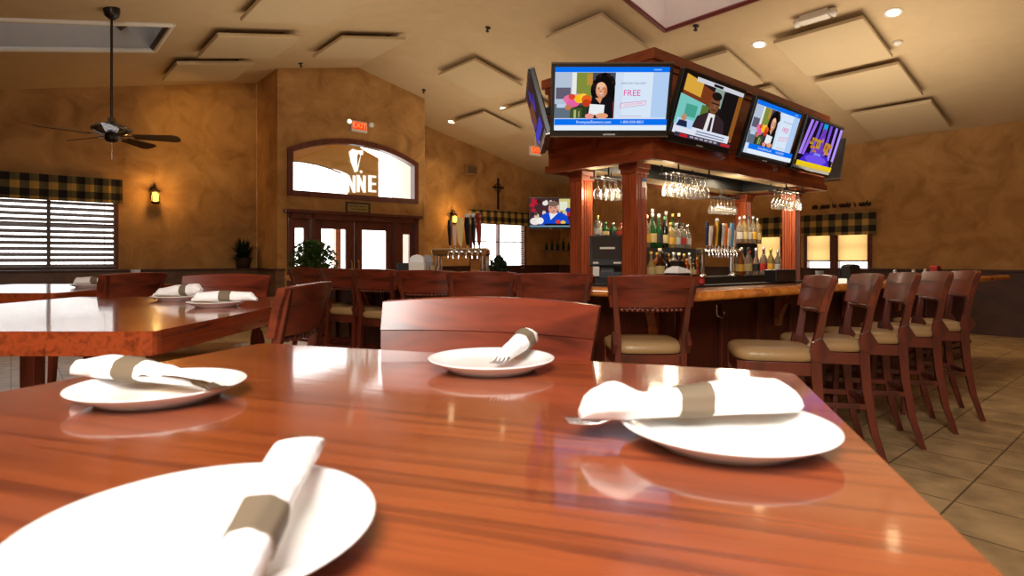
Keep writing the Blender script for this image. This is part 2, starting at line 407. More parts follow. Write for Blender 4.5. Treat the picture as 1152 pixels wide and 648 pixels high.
# wainscot panels with a cap rail (built along each wall, a little proud of it)
tn = [0]
def wains(O, a, n, L, mat, depth=.06, zc=1.09, gaps=()):
    tn[0] += 1
    segs = []; s = 0
    for g0, g1 in sorted(gaps): segs.append((s, g0)); s = g1
    segs.append((s, L))
    m = MB(); c = MB()
    for a0, a1 in segs:
        if a1-a0 < .05: continue
        m.box(((a0+a1)/2, depth/2, (zc-.03)/2), (a1-a0, depth, zc-.03))
        c.box(((a0+a1)/2, depth/2+.02, zc-.012), (a1-a0, depth+.05, .035))
    o = struct(m.build('trim_%d' % tn[0], mat, M=frame(O, a, n))); c.build('cap_rail', WAIND, o, bevel=.006)
wains(UV(VMIN, LW_U), V, -U, EV0-VMIN-.02, WAINS, .26)
wains(UV(EV0, EU), U, -V, LW_U-EU-.3, WAINS, .05)
wains(UV(EV0-.05, EU), V, -U, 3.2, WAINS, .05, gaps=[(.05+arch0-.06, 3.08)])
wains(UV(EV1, UMAX), V, -U, VMAX-EV1-.1, WAIND, .05)
wains(UV(VMAX, UMAX-.1), -U, -V, UMAX-UMIN-.1, WAIND, .12)

# ------------------------------------------------------------------ windows and doors
def window(num, M, w, z0, z1, fm, mull=(), bars=True, fw=.07, rail=True):
    o = bpy.data.objects.new('window_%d' % num, None); COL.objects.link(o); o.matrix_world = M; struct(o)
    f = MB(); d = .14
    f.box((fw/2, -.03, (z0+z1)/2), (fw, d, z1-z0)); f.box((w-fw/2, -.03, (z0+z1)/2), (fw, d, z1-z0))
    f.box((w/2, -.03, z0+fw/2), (w-2*fw, d, fw)); f.box((w/2, -.03, z1-fw/2), (w-2*fw, d, fw))
    for x in mull: f.box((x, -.03, (z0+z1)/2), (.05, d-.02, z1-z0-2*fw))
    if rail: f.box((w/2, -.05, (z0+z1)/2), (w-2*fw, .04, .03))
    f.build('frame', fm, o, bevel=.006)
    g = MB(); g.quad([(fw/2,-.06,z0), (w-fw/2,-.06,z0), (w-fw/2,-.06,z1), (fw/2,-.06,z1)]); g.build('pane', GLASS, o)
    return o
FR = DOORW
# frames: y local = into the room
window(1, frame(UV(LWIN_L, LW_U), V, -U), LWIN_R-LWIN_L, 1.10, 2.62, FR, (.95,))
window(2, frame(UV(BW0, UMAX), V, -U), BW1-BW0, .98, 2.5, FR, ((BW1-BW0)*.5,))
for i, (a, b) in enumerate(CW):
    window(3+i, frame(UV(VMAX, UMAX-a), -U, -V), b-a, .95, 2.1, FR)

# transom: arched frame
o = bpy.data.objects.new('window_6', None); COL.objects.link(o); o.matrix_world = frame(UV(EV0, EU), V, -U); struct(o)
fm = MB(); N = 28; t = .10
ins = archtop(t); outf = archtop(-.0)
front, back = .05, -.12
def ringpts(y):
    op = [(arch0, y, TZ0)] + [(arch0+(arch1-arch0)*k/N, y, outf(arch0+(arch1-arch0)*k/N)) for k in range(N+1)] + [(arch1, y, TZ0)]
    a0, a1 = arch0+t, arch1-t
    ip = [(a0, y, TZ0+t)] + [(a0+(a1-a0)*k/N, y, ins(a0+(a1-a0)*k/N)) for k in range(N+1)] + [(a1, y, TZ0+t)]
    return op, ip
of, inf_ = ringpts(front); ob_, ib = ringpts(back); n = len(of)
vs = of+inf_+ob_+ib
fs = []
for i in range(n):
    j = (i+1) % n
    fs += [(i, j, n+j, n+i), (n+i, n+j, 3*n+j, 3*n+i), (2*n+j, 2*n+i, 3*n+i, 3*n+j), (j, i, 2*n+i, 2*n+j)]
fm.add(vs, fs); fm.build('frame', FR, o)
g = MB(); g.quad([(p[0], -.06, p[2]) for p in inf_]); g.build('pane', GLASS, o)

# door set: frame (trim), two leaves, two sidelights
DM = frame(UV(EV0, EU), V, -U)
fm = MB()
for x in (arch0+.04, .655, 2.43, arch1-.04): fm.box((x, -.02, DT/2), (.08, .16, DT))
fm.box(((arch0+arch1)/2, -.02, DT-.06), (arch1-arch0, .16, .12)); fm.box(((arch0+arch1)/2, .02, DT+.02), (arch1-arch0+.14, .2, .06))
struct(fm.build('trim_10', FR, M=DM, bevel=.005))
def leaf(name, x0, x1, p0, p1, z0, z1, handle=None):
    e = bpy.data.objects.new(name, None); COL.objects.link(e); e.matrix_world = DM; struct(e)
    m = MB(); H = DT-.112; y = -.04; d = .05
    m.box(((x0+p0)/2, y, H/2), (p0-x0, d, H)); m.box(((p1+x1)/2, y, H/2), (x1-p1, d, H))
    m.box(((p0+p1)/2, y, z0/2), (p1-p0, d, z0)); m.box(((p0+p1)/2, y, (z1+H)/2), (p1-p0, d, H-z1))
    m.build('stile_frame', FR, e)
    q = MB(); q.quad([(p0,y,z0), (p1,y,z0), (p1,y,z1), (p0,y,z1)]); q.build('pane', GLASS, e)
    if handle:
        h = MB(); h.tube([(handle, y+.03, .85), (handle, y+.07, .9), (handle, y+.07, 1.2), (handle, y+.03, 1.25)], .012, 8); h.build('handle', BRASS, e)
leaf('door_1', .70, 1.515, .84, 1.34, .28, 1.86, 1.45)
leaf('door_2', 1.525, 2.385, 1.69, 2.235, .28, 1.86, 1.6)
leaf('window_7', .26, .61, .33, .50, .5, 1.86)
leaf('window_8', 2.475, 2.89, 2.63, 2.79, .4, 1.80)

# beyond the transom: an ochre curved board carrying a harp emblem and letters
sg = thing('sign_board', 'ochre sign board with white harp emblem and letters seen behind the arched window', 'sign', M=DM)
def esz(px, py):
    p = at(px, py, U, EU+.35); return V.dot(p)-EV0, p.z
b = MB()
pts = [esz(326,170), esz(345,154), esz(390,152), esz(408,168), esz(426,178), esz(426,222), esz(391,222), esz(391,196), esz(384,193), esz(372,189), esz(356,184), esz(340,181), esz(326,180)]
b.quad([(p[0], -.35, p[1]) for p in pts]); b.build('board', OCHRE, sg)
grey = MB()
low = [esz(326,180), esz(340,181), esz(356,184), esz(372,189), esz(384,194)]
for p, q in zip(low, low[1:]): grey.quad([(p[0],-.345,p[1]), (q[0],-.345,q[1]), (q[0],-.345,q[1]-.035), (p[0],-.345,p[1]-.035)])
grey.build('lower_edge', plain('taupe_edge', rgb(150,120,84), .8), sg)  # taupe strip along the lower edge of the board
lt = MB()
for ch, px in (('N',394.5),('N',406),('E',418)):
    vs, fs = text_geo(ch, .52); cx, cz = esz(px, 208); wmax = max(v[0] for v in vs); 
    for dx in (-.022, -.011, 0, .011, .022): lt.add([(cx+x*.062/wmax*1.3+dx, -.33, cz+y) for x, y, z in vs], fs)
lt.build('lettering', SIGNW, sg)
hp = MB()
x0, z1 = esz(392, 167); x1, z0 = esz(408, 195)
W_, H_ = x1-x0, z1-z0
def HP(a, c): return (x0+a*W_, -.33, z0+c*H_)
hp.quad([HP(0,.85), HP(.25,1), HP(.6,.96), HP(1,1), HP(1,.8), HP(.85,.78), HP(.62,.06), HP(.4,0), HP(.12,.45)])
hp.add([HP(.86+.1*math.cos(2*PI*k/10), .06+.06*math.sin(2*PI*k/10)) for k in range(10)], [tuple(range(10))])
hp.build('harp_emblem', SIGNW, sg)
hs = MB()
hs.quad([(HP(a, c)[0], -.325, HP(a, c)[2]) for a, c in ((.56,.22),(.80,.76),(.66,.84),(.58,.7))])
hs.build('harp_opening', OCHRE, sg)
# a timber post outside the left-hand door leaf
po = MB(); p = at(379.5, 280, U, EU+1.2); po.box((0,0,1.05), (.12,.12,2.1)); tag(po.build('porch_post', wood('porch_wood', rgb(150,84,44), rgb(190,116,64)), loc=(p.x,p.y,0), rotz=.7), 'brown timber porch post seen through the left glass entry door', 'post')
pf = MB(); pf.box((0,0,-.06), (9,5,.1)); pf.build('ground', plain('concrete', rgb(200,196,190), .9), M=frame(UV(EV0+1.6, EU+2.6, 0), V, U))['kind'] = 'structure'

# framed notice over the doors
def wallmount(p, a, n): return frame(p, a, n)
nt_ = thing('framed_notice', 'small framed parchment notice mounted between arched window and entry doors', 'sign', M=frame(on_entry(402.5, 234), V, -U))
q = MB(); w_, h_ = .52, .22
for z in (-1, 1): q.box((0, .015, z*(h_/2-.015)), (w_, .03, .03))
for x in (-1, 1): q.box((x*(w_/2-.015), .015, 0), (.03, .03, h_-.06))
q.build('frame', DARKTRIM, nt_)
q = MB(); q.box((0,.006,0), (w_-.06,.012,h_-.06)); 
q.build('notice_sheet', PARCH, nt_)
q = MB()
for i in range(2):
    for j in range(5): q.box((-.15+j*.07+i*.03, .013, .03-i*.055), (.05, .002, .018))
q.build('script', DARKTRIM, nt_)

# ------------------------------------------------------------------ valances, shades, blinds
def valance(label, M, L, z0, z1, grp=None):
    m = MB(); n = int(L/.05); top = []; 
    rings = []
    for k in range(n+1):
        x = L*k/n; y = .10+.014*math.sin(k*1.3)
        rings.append([(x, .11, z0), (x, y+.05, z0), (x, y+.03, z1), (x, .11, z1)])
    m.loft(rings, 0, None, False)
    return tag(m.build('window_valance', PLAID, M=M), label, 'valance', grp)
p = on_left(136.5, 203); q = on_left(137, 230)
valance('plaid gathered valance over the left window with dark blinds', frame(UV(V.dot(p)-2.2, LW_U), V, -U), 2.2, q.z, p.z)
p = on_back(524, 237); q = on_back(597, 256)
valance('plaid valance over the bright window behind the tap handles', frame(UV(V.dot(p), UMAX), V, -U), V.dot(q)-V.dot(p), 2.2, 2.57)
p = on_right(901, 243); q = on_right(988, 264)
valance('plaid valance over the amber shaded window pair right of the bar pillar', frame(UV(VMAX, U.dot(p)), -U, -V), U.dot(p)-U.dot(q), 1.74, 2.17)
p = on_right(844, 244); q = on_right(893, 264)
valance('plaid valance left of the bar pillar, mostly hidden behind it', frame(UV(VMAX, U.dot(p)), -U, -V), U.dot(p)-U.dot(q), 1.74, 2.17)
labs = ['amber roller shade half down, left one of the window pair', 'amber roller shade half down with lamp glare, right one of the window pair', 'amber roller shade partly hidden behind the far bar pillar']
for (a, b), l in zip(CW, labs):
    e = thing('roller_shade', l, 'window shade', M=frame(UV(VMAX, UMAX-a), -U, -V), group='roller shades on the right wall')
    m = MB(); m.quad([(.05,.03,1.24),(b-a-.05,.03,1.24),(b-a-.05,.03,2.04),(.05,.03,2.04)]); m.build('shade_cloth', SHADE, e)
    m = MB(); m.box(((b-a)/2, .03, 1.235), (b-a-.10, .02, .025)); m.build('hem_bar', DARKTRIM, e)
def blind(label, M, w, z0, z1, pitch, mat, ang=.5, sw=.05):
    e = thing('venetian_blind', label, 'blind', M=M)
    m = MB(); z = z0+.03
    while z < z1-.05:
        m.box((0,0,0), (w, sw, .004), 0, Matrix.Translation((w/2, .06, z)) @ Matrix.Rotation(ang, 4, 'X')); z += pitch
    m.build('slats', mat, e)
    m = MB(); m.box((w/2, .06, z1-.02), (w, .06, .05)); m.build('head_rail', mat, e)
    m = MB()
    for x in (.15, w/2, w-.15): m.tube([(x, .06, z0), (x, .06, z1)], .004, 5)
    m.build('cord', mat, e)
blind('dark slatted venetian blind on the left window', frame(UV(LWIN_L+.05, LW_U), V, -U), LWIN_R-LWIN_L-.1, 1.13, 2.6, .094, plain('blind_dark', rgb(84,62,48), .5), -.75, .085)
bx = V.dot(on_back(583, 260))
blind('narrow strip of pale blind at the right edge of the back window', frame(UV(bx, UMAX), V, -U), BW1-bx-.06, 1.0, 2.48, .06, plain('blind_taupe', rgb(150,120,100), .7))

# ------------------------------------------------------------------ ceiling items
def cplane(p, left):
    n = (Vector((0,0,1)) - V*SL) if left else (Vector((0,0,1)) + V*SL)
    n.normalize(); b = U.copy(); a = b.cross(n)*1
    a = (V - n*V.dot(n)).normalized()
    M = Matrix.Identity(4); M.col[0][:3] = a; M.col[1][:3] = U; M.col[2][:3] = n; M.col[3][:3] = p
    return M
panels = [
 (197,63,1,'acoustic ceiling panel nearest the left wall, low above the ceiling fan side'),
 (243,30,1,'acoustic ceiling panel between the fan skylight and the recessed lamp'),
 (383,34,1,'acoustic ceiling panel centred above the entry wall'),
 (292,-8,1,'acoustic ceiling panel cut off by the top edge above the recessed lamp'),
 (678,8,0,'large acoustic ceiling panel left of the red trimmed skylight'),
 (535,60,0,'acoustic ceiling panel left of the edge-on television'),
 (545,121,0,'acoustic ceiling panel between the two small lamps near the back wall'),
 (606,106,0,'acoustic ceiling panel mostly hidden behind the edge-on television'),
 (819,50,0,'acoustic ceiling panel just above the long side of the bar canopy'),
 (869,90.5,0,'acoustic ceiling panel half hidden by the far end of the canopy'),
 (971.6,10.5,0,'acoustic ceiling panel beside the twin-head emergency light'),
 (1012,63,0,'acoustic ceiling panel second up from the right wall'),
 (1048,106,0,'acoustic ceiling panel closest to the right wall')]
pproto = None
for px, py, L, lab in panels:
    p = on_cl(px, py) if L else on_cr(px, py)
    if py < 0: p = on_cl(268, 13) - U*1.16
    M = cplane(p, L)
    if pproto is None:
        e = thing('acoustic_panel', lab, 'ceiling panel', M=M, group='acoustic panels under the sloped ceiling')
        m = MB(); m.box((.58,.58,-.10), (1.16,1.16,.055)); m.build('panel', PANELM, e, bevel=.012)
        m = MB()
        for x in (.2,.96):
            for y in (.2,.96): m.box((x,y,-.035), (.05,.05,.075))
        m.build('standoff', DARKTRIM, e); pproto = e
    else: dup(pproto, M=M, label=lab)
lamps = [(335,23,1,'round recessed ceiling lamp left of centre, above the entry'), (1005,14,0,'recessed ceiling lamp at far right near the top edge'),
 (854,50,0,'recessed ceiling lamp above the canopy televisions'), (567,122,0,'small recessed ceiling lamp nearer the edge-on television'), (508,137,0,'small recessed ceiling lamp nearest the back wall')]
lproto = None; LAMP = emit((255,226,170), 14); lamp_pts = []
for px, py, L, lab in lamps:
    p = on_cl(px, py) if L else on_cr(px, py); M = cplane(p, L); lamp_pts.append(p)
    if lproto is None:
        e = thing('recessed_lamp', lab, 'ceiling lamp', M=M, group='recessed ceiling lamps')
        m = MB(); m.lathe([(.07,-.004),(.105,-.010),(.11,-.002),(.11,.0)], 24); m.build('trim_ring', PWHITE, e)
        m = MB(); m.lathe([(.075,-.006),(.0,-.012)], 20); m.build('lens', LAMP, e); lproto = e
    else: dup(lproto, M=M, label=lab)
sprk = [(338,71,1,'dark sprinkler head above the entry wall'), (477,101,0,'dark sprinkler head at the right end of the entry gable'), (783,29,0,'dark sprinkler head beside the red trimmed skylight'),
        (549,31,0,'dark sprinkler head left of the big ceiling panel'), (460,12,0,'dark sprinkler head near the top edge')]
sproto = None
for px, py, L, lab in sprk:
    p = on_cl(px, py) if L else on_cr(px, py); M = cplane(p, L)
    if sproto is None:
        m = MB(); m.lathe([(.045,0),(.04,-.015),(.016,-.02),(.012,-.06),(.03,-.065),(.03,-.072),(0,-.072)], 12)
        sproto = m.build('sprinkler_head', BRONZE, M=M); tag(sproto, lab, 'sprinkler', 'ceiling sprinkler heads')
    else: dup(sproto, M=M, label=lab)
# emergency light
e = thing('emergency_light', 'cream twin-head emergency light on the right ceiling slope', 'emergency light', M=cplane(on_cr(917,15), 0) @ Matrix.Rotation(PI/2, 4, 'Z'))
m = MB(); m.box((0,0,-.05), (.36,.12,.1)); m.build('housing', PWHITE, e, bevel=.01)
for x in (-.22,.22):
    m = MB(); m.lathe([(.03,.05),(.06,.02),(.065,-.03),(0,-.035)], 14, 0, Matrix.Translation((x,0,-.06)) @ Matrix.Rotation(.6*(1 if x>0 else -1), 4, 'Y')); m.build('lamp_head', PWHITE, e)
# smoke detector
m = MB(); m.lathe([(.06,0),(.06,-.02),(.045,-.04),(0,-.045)], 16); tag(m.build('smoke_detector', PWHITE, M=cplane(on_cr(1010,47),0)), 'white smoke detector beside the right-hand ceiling panels', 'smoke detector')

# ceiling fan
FX, FY = -4.6, 6.74
fz = ceil_z(V.dot(Vector((FX,FY,0))))
e = thing('ceiling_fan', 'dark bronze five-blade ceiling fan on a long rod at left', 'fan', (FX, FY, 2.72))
m = MB(); m.lathe([(.03,fz-2.72-.12),(.07,fz-2.72-.09),(.085,fz-2.72-.03),(.085,fz-2.72+.02)], 20); m.build('ceiling_cup', BRONZE, e)
m = MB(); m.tube([(0,0,.1),(0,0,fz-2.72-.08)], .014, 10); m.build('rod', BRONZE, e)
m = MB(); m.lathe([(0,-.02),(.10,-.02),(.15,.0),(.20,.03),(.205,.05),(.16,.085),(.08,.11),(.045,.125),(.04,.17),(.02,.19)], 28); m.build('motor_housing', plain('fan_pewter', rgb(120,112,104), .22, .9), e)
m = MB(); m.lathe([(0,-.11),(.05,-.10),(.07,-.07),(.07,-.02)], 18); m.build('switch_cup', BRONZE, e)
for k in range(5):
    A = Matrix.Rotation(math.radians(15+72*k), 4, 'Z')
    m = MB(); m.box((.17,0,-.03), (.16,.035,.008)); 
    pl = [(.22,-.055),(.64,-.085),(.70,-.06),(.715,0),(.70,.06),(.64,.085),(.22,.055)]
    b = MB(); b.prism(pl, -.004, .004, 0, A @ Matrix.Translation((0,0,-.03)) @ Matrix.Rotation(-.28,4,'X')); bo = b.build('blade', wood('blade_wood', rgb(40,24,16), rgb(66,40,26)) if k == 0 else bpy.data.materials['blade_wood'], e)
    mm = MB(); mm.box((.16,0,-.03), (.16,.03,.008), 0, A); mm.build('blade_iron', BRONZE, bo)
m = MB(); m.tube([(.03,-.04,-.10),(.03,-.04,-.27)], .003, 5); m.lathe([(.003,-.32),(.009,-.31),(.009,-.28),(.003,-.27)], 8, c=(.03,-.04,0)); m.build('pull_chain', CHROME, e)

# ------------------------------------------------------------------ wall items
def sconce(label, p):
    e = thing('wall_sconce', label, 'wall lamp', M=frame(p, V, -U), group='lantern wall sconces')
    m = MB(); m.box((0,.012,.06), (.10,.024,.2)); m.build('back_plate', BRONZE, e, bevel=.005)
    m = MB(); m.tube([(0,.02,.16),(0,.10,.22),(0,.14,.17),(0,.14,.13)], .011, 8); m.build('arm', BRONZE, e)
    m = MB()
    m.lathe([(.015,.135),(.04,.12),(.085,.075),(.09,.065)], 8, c=(0,.14,0))
    for k in range(4):
        a = PI/4+k*PI/2; m.tube([(.08*math.cos(a), .14+.08*math.sin(a), .07), (.065*math.cos(a), .14+.065*math.sin(a), -.12)], .007, 5)
    m.lathe([(.0,-.15),(.05,-.14),(.075,-.12),(.075,-.105),(0,-.105)], 8, c=(0,.14,0)); m.build('lantern_cage', BRONZE, e)
    m = MB(); m.lathe([(.02,-.10),(.05,-.09),(.055,.0),(.045,.05),(.02,.06)], 12, c=(0,.14,0)); m.build('glass_lens', emit((255,186,64), 6), e)
    return e
s1p = on_left(173, 221); s2p = on_back(508, 246)
sconce('glowing lantern sconce on the ochre wall right of the left window', s1p)
sconce('lantern sconce on the back wall beside the entry, left of the plaid valance', s2p)
# exit signs
def exit_sign(label, M, heads):
    e = thing('exit_sign', label, 'exit sign', M=M)
    m = MB(); m.box((0,.03,0), (.34,.06,.22)); m.build('housing', PWHITE, e, bevel=.006)
    m = MB(); m.box((0,.062,.015), (.30,.004,.15)); m.build('face', emit((255,70,20), 1.1), e)
    vs, fs = text_geo('EXIT', .15); m = MB(); m.add([(-x, .066, y+.015) for x, y, z in vs], fs); m.build('lettering', emit((255,150,90), 1.3), e)
    if heads:
        for x in (-.24,.24):
            m = MB(); m.lathe([(.02,0),(.05,.03),(.055,.08),(0,.085)], 14, 0, Matrix.Translation((x,.03,.06)) @ Matrix.Rotation(-PI/2,4,'X')); m.build('lamp_head', PWHITE, e)
            m = MB(); m.lathe([(.045,0),(0,.004)], 12, 0, Matrix.Translation((x,.117,.06)) @ Matrix.Rotation(-PI/2,4,'X')); m.build('lamp_lens', emit((255,236,196), 2.2 if x > 0 else .4), e)
    return e
# x mirrored in the wall frame: use -V as local x so text reads from the room
exit_sign('lit red exit sign with two lamp heads above the arched window', frame(on_entry(403, 143), -V, -U), True)
ep = Vector((.038*14.0, 14.0, EYE+.1833*14.0))
ez = ceil_z(V.dot(ep))
ex = exit_sign('red exit sign hanging from the ceiling by the edge-on television', frame(ep, -V, -U), False)
m = MB(); m.tube([(0,.03,.1),(0,.03,ez-ep.z)], .012, 6); m.build('stem', PWHITE, ex)
# cross, speaker, corner shelf, script
e = thing('wall_cross', 'dark iron cross hung on the back wall above the valance', 'cross', M=frame(on_back(560, 216), V, -U))
m = MB(); m.box((0,.02,-.05), (.05,.03,.85)); m.box((0,.02,.12), (.38,.03,.05))
m.tube([(.11*math.cos(k*PI/8), .02, .12+.11*math.sin(k*PI/8)) for k in range(17)], .012, 6)
m.build('cross_body', BRONZE, e)
e = thing('wall_speaker', 'small beige loudspeaker high on the back wall', 'speaker', M=frame(on_back(527.5, 192), V, -U))
m = MB(); m.box((0,.07,0), (.34,.14,.22)); m.build('cabinet', plain('beige_box', rgb(150,116,74), .6), e, bevel=.012)
m = MB(); m.box((0,.142,0), (.30,.006,.18)); m.build('grille', plain('grille', rgb(110,84,52), .9, bump=.5, bscale=400), e)
# script lettering on the right wall: a line of small painted cursive strokes
p0 = on_right(914, 233.5); p1 = on_right(973, 228.5); L = (p1-p0).length
Ms = frame(UV(VMAX, U.dot(p0), p0.z), -U, -V); m = MB(); x = 0; random.seed(3)
for wl in (3, 5, 2, 6, 1, 6):
    pts = []
    for k in range(wl*6):
        pts.append((x+k*L/160, .012, .045*math.sin(k*1.9+wl)*(1.6 if k % 12 == 0 else 1)))
    m.tube(pts, .008, 4); x += wl*6*L/160+.05
tag(m.build('script_lettering', plain('script_paint', rgb(66,40,18), .8), M=Ms), 'line of dark cursive script painted above the plaid valance', 'lettering')

# corner shelf under the corner television
CORN = UV(VMAX, UMAX)
cm = frame((CORN.x, CORN.y, 0), (1,0,0), (0,-1,0))
def pot_plant(name, label, loc, w, h, n, mat, spiky):
    e = thing(name, label, 'plant', loc)
    m = MB(); m.lathe([(.0,0),(w*.2,0),(w*.26,h*.28),(w*.28,h*.3),(w*.24,h*.3),(0,h*.27)], 16); m.build('pot', POT, e)
    m = MB(); rnd = random.Random(len(label))
    for k in range(n):
        a = rnd.uniform(0, 2*PI)
        if spiky:
            el = rnd.uniform(.1, 1.35); l = rnd.uniform(.55, 1)*(h*.75 if el > .8 else w*.62); wd = .02
            d = Vector((math.cos(a)*math.cos(el), math.sin(a)*math.cos(el), math.sin(el))); sd = d.cross(Vector((0,0,1))).normalized()*wd
            b0 = Vector((0,0,h*.27)); p1 = b0+d*l*.55; p2 = b0+d*l+Vector((0,0,-.25*l*math.cos(el)))
            for q_ in (p1, p2):
                ex_ = q_.dot(U)-.10
                if ex_ > 0: q_ -= U*ex_
            m.add([b0-sd*.4, b0+sd*.4, p1+sd, p1-sd, p2], [(0,1,2,3), (3,2,4)])
        else:
            r = rnd.random()**.4; th = rnd.uniform(.0, PI*.62)
            c = Vector((math.cos(a)*math.sin(th)*w*.48*r, math.sin(a)*math.sin(th)*w*.4*r, h*.38+math.cos(th)*h*.6*r)); s_ = .035
            d1 = Vector((rnd.uniform(-1,1), rnd.uniform(-1,1), rnd.uniform(-.6,.8))).normalized()*s_; d2 = d1.cross(Vector((rnd.uniform(-1,1), rnd.uniform(-1,1), 1))).normalized()*s_*.45
            m.add([c-d1, c+d2, c+d1, c-d2], [(0,1,2,3)])
    m.build('foliage', mat, e)
    return e
p = on_left(271, 301); p = p - U*.13
pot_plant('potted_plant', 'dark spiky potted plant on the ledge in the left wall corner', (p.x, p.y, 1.098), .56, .66, 200, GREEND, True)

# ------------------------------------------------------------------ screens
class Paint:
    def __init__(s, w, h): s.w, s.h = w, h; s.mb = MB(); s.mats = []; s.k = 0
    def idx(s, c, st=1.0):
        m = emit(c, st)
        if m not in s.mats: s.mats.append(m)
        return s.mats.index(m)
    def P(s, x, y): return ((x-.5)*s.w, -.0005*s.k, (y-.5)*s.h)
    def poly(s, pts, c):
        s.k += 1; s.mb.quad([s.P(*p) for p in pts], s.idx(c, SCR)); return s
    def rect(s, x0, y0, x1, y1, c): return s.poly([(x0,y0), (x1,y0), (x1,y1), (x0,y1)], c)
    def ell(s, x, y, rx, ry, c, n=20): return s.poly([(x+rx*math.cos(2*PI*k/n), y+ry*math.sin(2*PI*k/n)) for k in range(n)], c)
    def text(s, body, x, y, size, c, rot=0, sx=1):
        s.k += 1; vs, fs = text_geo(body, size); q = s.P(x, y); cr, sr = math.cos(rot), math.sin(rot)
        s.mb.add([(q[0]+(a*sx*cr-b*sr), q[1], q[2]+(a*sx*sr+b*cr)) for a, b, _ in vs], fs, s.idx(c, SCR)); return s
SCR = 1.0
def ad_screen(P):
    P.rect(0,0,1,1,(206,222,240)); P.rect(.86,.2,1,.92,(176,204,240)); P.rect(.60,.2,.86,.92,(214,230,246))
    P.rect(0,.92,1,1,(10,112,236)); P.rect(.86,.95,.93,.965,(150,196,250))
    # photograph on the left
    P.rect(0,.19,.53,.915,(70,76,92)); P.rect(0,.42,.15,.915,(178,192,212)); P.rect(.01,.5,.14,.68,(98,92,110)); P.rect(.15,.45,.19,.915,(232,232,226))
    P.rect(.19,.5,.33,.915,(128,140,58)); P.rect(.28,.72,.33,.9,(186,140,60)); P.rect(0,.19,.2,.42,(96,110,126)); P.rect(.02,.36,.12,.42,(190,206,226))
    P.rect(.46,.19,.53,.5,(120,50,44)); P.rect(.14,.19,.3,.4,(44,56,30))
    P.ell(.43,.74,.085,.17,(16,12,12)); P.ell(.48,.58,.05,.2,(16,12,12)); P.ell(.365,.64,.05,.15,(18,13,13))
    rr = random.Random(2)
    for k in range(22): a = rr.uniform(-.3, 3.6); P.ell(.43+.085*math.cos(a), .72+.17*math.sin(a), .018, .03, rr.choice([(26,18,16),(14,10,10),(40,28,24)]), 8)
    P.poly([(.28,.19),(.31,.5),(.36,.56),(.47,.56),(.51,.5),(.52,.19)],(20,18,22))
    P.ell(.408,.64,.05,.125,(206,134,96)); P.ell(.405,.655,.046,.115,(224,160,120)); P.ell(.40,.71,.036,.055,(238,186,148)); P.ell(.445,.62,.014,.06,(190,118,84)); P.ell(.402,.625,.008,.025,(208,138,104)); P.ell(.404,.578,.02,.013,(150,50,46)); P.ell(.404,.582,.016,.008,(246,236,228)); P.ell(.383,.665,.010,.007,(70,42,32)); P.ell(.424,.665,.010,.007,(70,42,32)); P.rect(.372,.682,.394,.688,(60,38,30)); P.rect(.414,.682,.436,.688,(60,38,30))
    P.poly([(.355,.52),(.40,.43),(.42,.53)],(214,148,104))
    for x, y, r, c in ((.12,.5,.045,(232,110,160)),(.17,.45,.05,(236,90,150)),(.2,.53,.04,(220,140,190)),(.22,.51,.05,(246,188,30)),(.25,.54,.035,(250,200,60)),(.28,.5,.045,(226,96,30)),(.15,.54,.03,(214,70,40)),(.28,.44,.04,(190,60,30)),(.14,.42,.04,(224,96,160)),(.12,.37,.03,(196,120,80))):
        P.ell(x,y,r,r*1.5,c,12)
    P.rect(.14,.2,.24,.36,(70,84,40)); P.rect(.17,.2,.19,.33,(176,186,120)); P.rect(.21,.21,.22,.31,(160,170,110))
    P.poly([(.30,.26),(.435,.24),(.44,.41),(.31,.425)],(232,236,240)); P.ell(.31,.23,.04,.045,(230,150,140)); P.ell(.42,.235,.055,.045,(228,160,122))
    # copy
    P.text('SAME DAY DELIVERY', .685, .75, .022, (110,124,150)); P.text('FREE', .675, .595, .068, (226,60,150), 0, 1.0)
    P.poly([(.575,.36),(.80,.41),(.805,.48),(.58,.44)],(206,110,170)); P.poly([(.582,.368),(.797,.416),(.80,.472),(.585,.432)],(226,226,240)); P.text('VASE WITH ORDER', .69, .422, .018, (226,120,170), .12)
    P.rect(.58,.225,.77,.235,(206,170,200))
    P.rect(0,.085,1,.185,(10,112,236)); P.rect(0,0,1,.085,(226,238,248))
    P.text('fromyouflowers.com', .35, .135, .034, (214,232,250)); P.text('1-800-838-8853', .69, .135, .030, (206,226,250))
